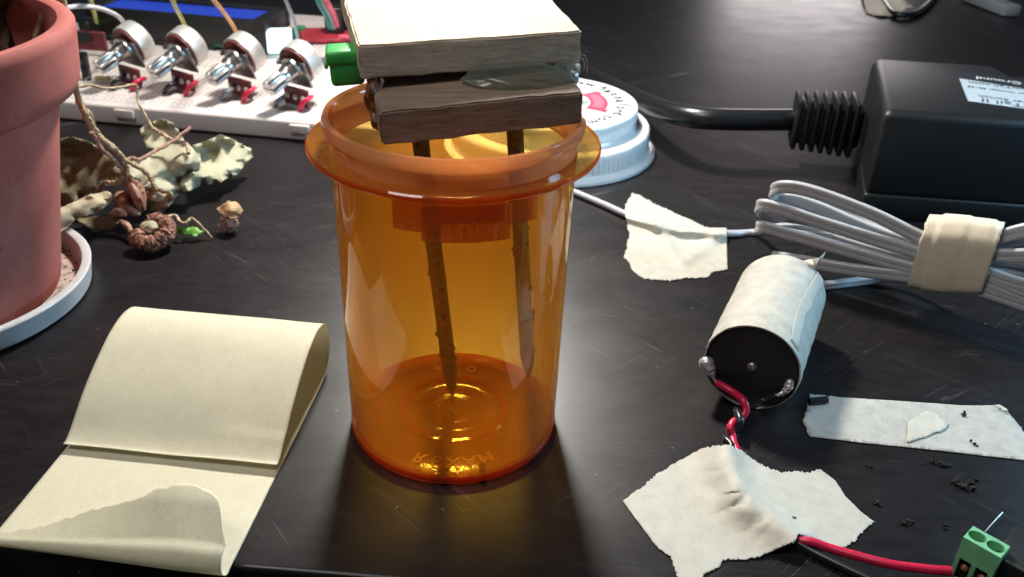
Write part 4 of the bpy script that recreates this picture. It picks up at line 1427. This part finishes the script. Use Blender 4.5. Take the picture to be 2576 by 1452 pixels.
out = [(*z7(x, y), .3, j) for x, y, j in ((215, 205, 1), (300, 250, 1), (440, 320, 1), (600, 390, 1), (660, 410, .2), (755, 412, .1), (760, 650, 1), (680, 665, 1), (640, 700, 1), (560, 700, 1), (430, 715, 1), (280, 710, 1), (215, 660, 1), (165, 580, 1), (180, 520, 1), (190, 440, 1), (170, 340, 1), (172, 270, 1))]
o = obj('masking_tape', px_sheet(out, [], 6, 2.4, t1_h), M['tape_flat'], loc=W(1700, 600, 0))
solid(o, .07)
tag(o, 'torn piece of masking tape holding the grey cord to the table', 'tape', GT)

rl = [z8(800, 420), z8(830, 560), z8(900, 690), z8(960, 760), z8(1080, 850), z8(1215, 960)]


def t3_h(x, y):
    best = (1e9, 0)
    for i in range(len(rl) - 1):
        d, t = seg_d(x, y, rl[i], rl[i + 1])
        if d < best[0]:
            best = (d, (i + t) / (len(rl) - 1), (x - rl[i][0]) * (rl[i + 1][1] - rl[i][1]) - (y - rl[i][1]) * (rl[i + 1][0] - rl[i][0]))
    d, s, side = best
    wl = 74 if side < 0 else 32
    hgt = 4.6 * (1 - .25 * s)
    h = hgt * math.exp(-(d / wl) ** 2) if side < 0 else hgt * math.exp(-(d / wl) ** 1.6)
    if side < 0:
        # folds running down from the ridge to the left
        ph = s * 25 - d * .018
        h += .34 * math.exp(-((d - 40) / 40) ** 2) * math.sin(ph) * math.exp(-((s - .45) / .34) ** 2)
    return h + .07 * noise.fractal(Vector((x * .015, y * .02, 5)), .8, 2, 3)


out = [(*z8(x, y), .3, j) for x, y, j in ((158, 745, 1), (290, 660, 1), (300, 640, 1), (360, 590, 1), (430, 560, 1), (500, 510, 1), (630, 440, 1), (720, 415, 1), (800, 412, 1), (890, 455, 1), (960, 510, 1), (1040, 555, 1), (1110, 578, 1), (1200, 570, 1), (1280, 580, 1), (1350, 560, .3), (1440, 630, .2), (1500, 720, .2), (1600, 820, .2), (1680, 880, 1), (1620, 920, 1), (1560, 985, 1), (1510, 1020, 1), (1430, 1040, 1), (1340, 1020, 1), (1300, 970, 1), (1220, 950, 1), (1190, 1000, 1), (1060, 1050, 1), (960, 1095, 1), (760, 1105, 1), (740, 1150, 1), (650, 1190, 1), (620, 1250, 1), (500, 1250, 1), (450, 1080, .6), (380, 1040, .4), (330, 980, .3), (240, 860, .2))]
o = obj('masking_tape', px_sheet(out, [], 5.5, 2.6, t3_h), M['tape_flat'], loc=W(1880, 1300, 0))
solid(o, .07)
tag(o, 'large wrinkled piece of masking tape holding down the red and black motor wires', 'tape', GT)

strip = thing('masking_tape', 'long flat strip of thin masking tape stuck to the table right of the motor', 'tape', W(2300, 1060, 0), GT)
out = [(*z8(x, y), .25, j) for x, y, j in ((1285, 103, 1), (1450, 125, .15), (1700, 140, .15), (2000, 160, .15), (2200, 175, .15), (2390, 175, 1), (2480, 215, 1), (2530, 270, 1), (2590, 350, 1), (2680, 430, 1), (2720, 520, .2), (2576, 505, .15), (2000, 440, .15), (1600, 400, .15), (1280, 360, 1), (1265, 320, 1), (1238, 265, 1), (1262, 215, 1))]
o = obj('strip', px_sheet(out, [], 11, 1.8, lambda x, y: .12 * noise.noise(Vector((x * .02, y * .02, 0)))), M['tape_old'], strip)
solid(o, .06)
out = [(*z8(x, y), .5, 1) for x, y in ((1880, 270), (1970, 215), (2030, 205), (2125, 290), (2080, 330), (1960, 370), (1870, 398))]
o = obj('patch', px_sheet(out, [], 11, 1.5, lambda x, y: .1), M['tape_flat'], strip)
solid(o, .06)
o = obj('curled_corner', px_sheet([(*z8(x, y), z, .6) for x, y, z in ((2390, 172, .5), (2430, 170, 1.6), (2475, 195, 1.8), (2482, 218, .6), (2440, 200, .6))], [], 6, .8), M['tape_flat'], strip)
solid(o, .06)
pa, pb = W(*z8(1282, 152), 1.1), W(*z8(1390, 140), 1.1)
tag(obj('heat_shrink_tube', tube([pa, pa.lerp(pb, .5), pb], .95, 12, 4), M['wire_black'], loc=pa), 'short cut piece of black tubing lying on the end of the tape strip', 'tubing')

# folded tape hanging at the table edge, lower left
O_ = Vector((-89.3, -45.2, 0))
wdir, adir = Vector((.9957, -.0923, 0)), Vector((.0923, .9957, 0))
bot = [(0, .35), (8, .3), (20, .3), (35, .3), (50, .3), (58, .35), (63, .7), (66.6, 2.2), (69.2, 5), (70.4, 8.4), (69.8, 11.8), (67.4, 14.6), (64, 15.9), (60, 16.1), (54, 14.9), (47, 12.3), (41, 9.4), (36, 6.4), (32, 3.7), (29.2, 2.2), (27.9, 2.05)]
flat = spline([Vector((d, z, 0)) for d, z in bot], 4)
NU = 64
rows = []
for i in range(NU + 1):
    u = 49.6 * i / NU
    s = u / 49.6
    r = 1.0 + 2.3 * max(0, min(1, s * 1.25)) ** 1.2
    # length of the torn flap beyond the fold
    key = [(0, .8), (6, 2.0), (12, 4.0), (18, 7.4), (24, 9.6), (30, 11.6), (34, 14.2), (38, 15.4), (42, 15.6), (45.5, 14.6), (47.8, 12.0), (48.6, 4), (49.6, .4)]
    for (a, la), (b_, lb_) in zip(key, key[1:]):
        if a <= u <= b_ + 1e-6:
            Lf = la + (lb_ - la) * (u - a) / (b_ - a)
    Lf += .9 * noise.noise(Vector((u * .55, 0, 1.7))) + .35 * noise.noise(Vector((u * 2.1, 4, 0)))
    Lf = max(.15, Lf)
    row = []
    flap = []
    top_z = 2 * r
    nflap = 16
    for k in range(nflap + 1):
        q = Lf * (1 - k / nflap)
        up_ = .20 + .30 * min(1, s * 1.4)
        e = q * .80
        curl = max(0, q - 11) * .10 * s
        shift = -q * (.04 + .10 * s)
        flap.append((e * (1 - .52 * up_) - .6 + curl * .8 * q * .05, top_z + e * up_ - curl * q * .10, shift))
    arc_ = []
    for k in range(1, 12):
        a = PI / 2 + PI * k / 12
        arc_.append((-.6 + r * math.cos(a) * 1.0, r + r * math.sin(a), 0))
    for d, z, sh in flap + arc_:
        row.append(O_ + wdir * (u + sh) + adir * d + Vector((0, 0, max(z, .06 if d > -1 else -1))))
    for p in flat:
        wv = .25 * noise.noise(Vector((u * .08, p.x * .08, 9)))
        zz = p.y + (wv if p.y > 1.5 else 0)
        cl = 1.0
        if p.x < 34 and p.y > 1.9:
            zz += .8 * max(0, s - .55)
        row.append(O_ + wdir * u + adir * p.x + Vector((0, 0, zz)))
    rows.append(row)
nv = len(rows[0])
V = [p for r_ in rows for p in r_]
Fc = [(i * nv + k, i * nv + k + 1, (i + 1) * nv + k + 1, (i + 1) * nv + k) for i in range(NU) for k in range(nv - 1)]
o = obj('masking_tape', (V, Fc), M['tape_roll'], loc=O_ + wdir * 25 + adir * 20)
solid(o, .07)
tag(o, 'wide cream masking tape folded back on itself at the front edge of the table', 'tape', GT)

# far tape with black cable, and a pale connector, top right
out = [(2160, -60, .5, .2), (2178, 30, .6, .3), (2196, 38, .5, .3), (2240, 40, .5, .3), (2262, 36, 1, .3), (2282, 20, 3.5, .6), (2300, 18, 4, .6), (2275, 0, 5, .3), (2240, -40, 5, .3), (2220, -70, 4, .3)]
o = obj('masking_tape', px_sheet(out, [(2225, 0, 2.5), (2240, 15, 3.2)], 10, 1.2), M['tape_tan'], loc=W(2220, 10, 0))
solid(o, .3)
tag(o, 'piece of masking tape over a black cable at the far side of the table', 'tape', GT)
o = obj('cable', tube([W(2190, -40, 2), W(2225, 5, 2.2), W(2250, 34, 2.4), W(2285, 38, 2.4), W(2315, 28, 2.2), W(2345, 0, 2.2), W(2380, -50, 2.2)], 2.0, 12, 8), M['cord_black'], loc=W(2285, 38, 0))
tag(o, 'thin black cable coming out from under the far piece of tape', 'cable')
k0, k1 = W(2440, -12, 4), W(2548, 28, 4)
kd = (k1 - k0)
KF = frame((k0 + k1) / 2, kd)
plg = thing('modular_plug', 'pale blue grey plug lying at the far right beyond the black box', 'plug', ((k0 + k1) / 2)[:2] + (0,))
obj('housing', xf(box(kd.length, 12, 7, .8, 2), KF), M['label'], plg)
obj('latch', xf(box(kd.length * .6, 4, 1.2, .3, 1, Matrix.Translation(Vector((0, 0, 4.3)))), KF), M['cord_grey'], plg)
obj('cord', tube([k0 + Vector((2, 1, 0)), W(2380, -50, 3), W(2320, -100, 2)], 2.2, 10, 8), M['cord_grey'], plg)

# ------------------------------------------------------------------ green screw terminal on a black plug, lower right
zt = lambda x, y: ((2850 + x * .19283) * .78922, (1560 + y * .19283) * .78922)
HT = 11.0
tl_, tr_, tb_, tf_ = W(*zt(1400, 655), HT), W(*zt(2025, 1000), HT), W(*zt(1660, 1075), HT), W(*zt(1050, 735), HT)
ctm = (tl_ + tr_ + tb_ + tf_) / 4
xd = ((tb_ - tf_) + (tr_ - tl_)).normalized()
yd = Vector((-xd.y, xd.x, 0))
LX = ((tb_ - tf_).length + (tr_ - tl_).length) / 2
LY = abs((tl_ - tf_).dot(yd)) * .5 + abs((tr_ - tb_).dot(yd)) * .5
TMF = Matrix((xd, yd, Vector((0, 0, 1)))).transposed().to_4x4()
TMF.translation = Vector((ctm.x, ctm.y, 0))
term = thing('screw_terminal', 'green two hole screw terminal at the lower right corner holding the red wire', 'terminal block', (ctm.x, ctm.y, 0))
bm = bmesh.new()
# top plate with two round openings, built as a grid-free ring mesh
hr = LY * .33


def plate_with_holes():
    co = [Vector((-LX / 2, -LY / 2)), Vector((LX / 2, -LY / 2)), Vector((LX / 2, LY / 2)), Vector((-LX / 2, LY / 2))]
    faces = [[0, 1, 2, 3]]
    edges = []
    holes = []
    for cx in (-LX * .245, LX * .245):
        st = len(co)
        for k in range(28):
            a = 2 * PI * k / 28
            co.append(Vector((cx + hr * 1.15 * math.cos(a), hr * math.sin(a))))
        holes.append(list(range(st, st + 28)))
    for h_ in holes:
        edges += [(h_[i], h_[(i + 1) % 28]) for i in range(28)]
    v2, e2, f2, ov, oe, of = delaunay_2d_cdt(co, edges, faces, 1, 1e-5)
    F2 = []
    for f in f2:
        c_ = sum((v2[i] for i in f), Vector((0, 0))) / len(f)
        if all(((c_.x - hx) / 1.15) ** 2 + c_.y ** 2 > (hr * .985) ** 2 for hx in (-LX * .245, LX * .245)):
            F2.append(tuple(f))
    return [Vector((v.x, v.y, HT)) for v in v2], F2


gs = [plate_with_holes()]
for cx in (-LX * .245, LX * .245):
    V, Fc = [], []
    for z in (HT, HT - 4.2):
        for k in range(28):
            a = 2 * PI * k / 28
            V.append(Vector((cx + hr * 1.15 * math.cos(a), hr * math.sin(a), z)))
    for k in range(28):
        Fc.append((k, (k + 1) % 28, 28 + (k + 1) % 28, 28 + k))
    gs.append((V, Fc))
hx, hy = LX / 2, LY / 2
zb = HT - 4.6          # below this the front face opens into two wire entries
gs.append(([Vector(p) for p in ((-hx, -hy, HT), (hx, -hy, HT), (hx, -hy - .5, zb), (-hx, -hy - .5, zb))], [(0, 1, 2, 3)]))
gs.append(([Vector(p) for p in ((-hx, -hy, HT), (-hx, hy, HT), (-hx, hy, 0), (-hx, -hy - .5, 0), (-hx, -hy - .5, zb))], [(0, 1, 2, 3, 4)]))
gs.append(([Vector(p) for p in ((hx, -hy, HT), (hx, hy, HT), (hx, hy, 0), (hx, -hy - .5, 0), (hx, -hy - .5, zb))], [(0, 1, 2, 3, 4)]))
gs.append(([Vector(p) for p in ((-hx, hy, HT), (hx, hy, HT), (hx, hy, 0), (-hx, hy, 0))], [(0, 1, 2, 3)]))
for x in (-hx + .45, 0, hx - .45):
    gs.append(box(.85, 1.0, zb, 0, 1, Matrix.Translation(Vector((x, -hy - .05, zb / 2)))))
gs.append(box(LX - .1, LY - 1.2, .4, 0, 1, Matrix.Translation(Vector((0, 0, HT - 4.3)))))
gs.append(box(LX - .1, .8, .9, 0, 1, Matrix.Translation(Vector((0, -hy, .5)))))
tg = obj('housing', xf(join(*gs), TMF), M['terminal_green'], term, smooth=False)
cav = box(LX - 1.6, .4, zb, 0, 1, Matrix.Translation(Vector((0, -hy + 2.2, zb / 2))))
obj('recess', xf(cav, TMF), M['hole'], term, smooth=False)
for cx in (-LX * .245, LX * .245):
    obj('screw', xf(lathe([(0, .5), (1.4, .5), (1.6, .2), (1.6, 0)], 20), TMF @ Matrix.Translation(Vector((cx, 0, HT - 3.9)))), M['steel_dull'], term)
    obj('wire_end', xf(lump(1, 2, .15, 1, 1, (1.0, .8, 1.1), at=(cx, -hy + 1.2, 3.4)), TMF), M['copper'], term)
pk = box(16, 13, 9.2, 1.0, 3, Matrix.Translation(Vector((hx + 6.0, hy + 4.2, 4.7))))
obj('plug_body', xf(pk, TMF), M['box_black'], term)
s0_, s1_ = W(*zt(1500, 700), .5), W(*zt(1790, 380), .8)
tag(obj('wire_offcut', tube([s0_, s0_.lerp(s1_, .5) + Vector((0, 0, .2)), s1_], .16, 6, 4), M['steel'], loc=s0_), 'thin metal wire offcut lying behind the green terminal', 'wire')

# ------------------------------------------------------------------ soil crumbs on the table and tapes
GC = 'soil crumbs scattered at the right'
crumbs = [((2075, 530), 1.5, 'loose clump of dark soil just below the tape strip', 0), ((2160, 640), 1.4, 'dark soil crumb at the left end of a short row of crumbs', 0), ((2215, 672), 1.7, 'dark soil crumb in the middle of a short row of crumbs', 0), ((2262, 645), 1.2, 'dark soil crumb at the right end of a short row of crumbs', 0),
          ((1690, 765), 1.2, 'soil crumb close to the right tip of the wrinkled tape', 0), ((1880, 885), 1.3, 'soil crumb left of the green terminal', 0), ((2103, 900), .8, 'smallest soil crumb, just above the green terminal', 0), ((1650, 545), .9, 'faint soil crumb right of the wrinkled tape top corner', 0),
          ((2213, 235), 1.0, 'black speck of soil on the tape strip near its upper edge', .35), ((2278, 408), .8, 'black speck of soil on the tape strip near its lower edge', .35), ((1180, 862), 1.0, 'black speck of soil on the wrinkled tape beside its ridge', 1.0)]
protos = []
for k in range(3):
    gs = []
    rn_ = random.Random(k + 30)
    for j in range(9):
        rr = rn_.uniform(.22, .5)
        gs.append(lump(rr, 2, .5, 1.6, j + k * 9, at=(rn_.gauss(0, .55), rn_.gauss(0, .4), rr * .8 + rn_.uniform(0, .12))))
    protos.append(join(*gs))
first = {}
for i, (zp, s, labl, hz_) in enumerate(crumbs):
    k = i % 3
    p = W(*z8(*zp), hz_)
    if k not in first:
        c_ = obj('soil_crumb', protos[k], M['soil'], local=True)
        first[k] = c_
    else:
        c_ = first[k].copy()
        col.objects.link(c_)
    c_.location = p * MM
    c_.rotation_euler = (0, 0, i * 1.3)
    f_ = s * .78
    c_.scale = (f_, f_, f_)
    tag(c_, labl, 'crumb', GC)
gs = []
rnd = random.Random(77)
for k in range(70):
    a = rnd.uniform(-1.2, 1.4)
    r = rnd.uniform(33.5, 38)
    gs.append(lump(rnd.uniform(.12, .42), 1, .4, 1.5, k, at=(PC[0] + r * math.cos(a), PC[1] + r * math.sin(a), 1.85)))
o = obj('spilled_soil', join(*gs), M['soil'])
tag(o, 'dark soil grains scattered in the saucer beside the pot', 'soil', kind='stuff')
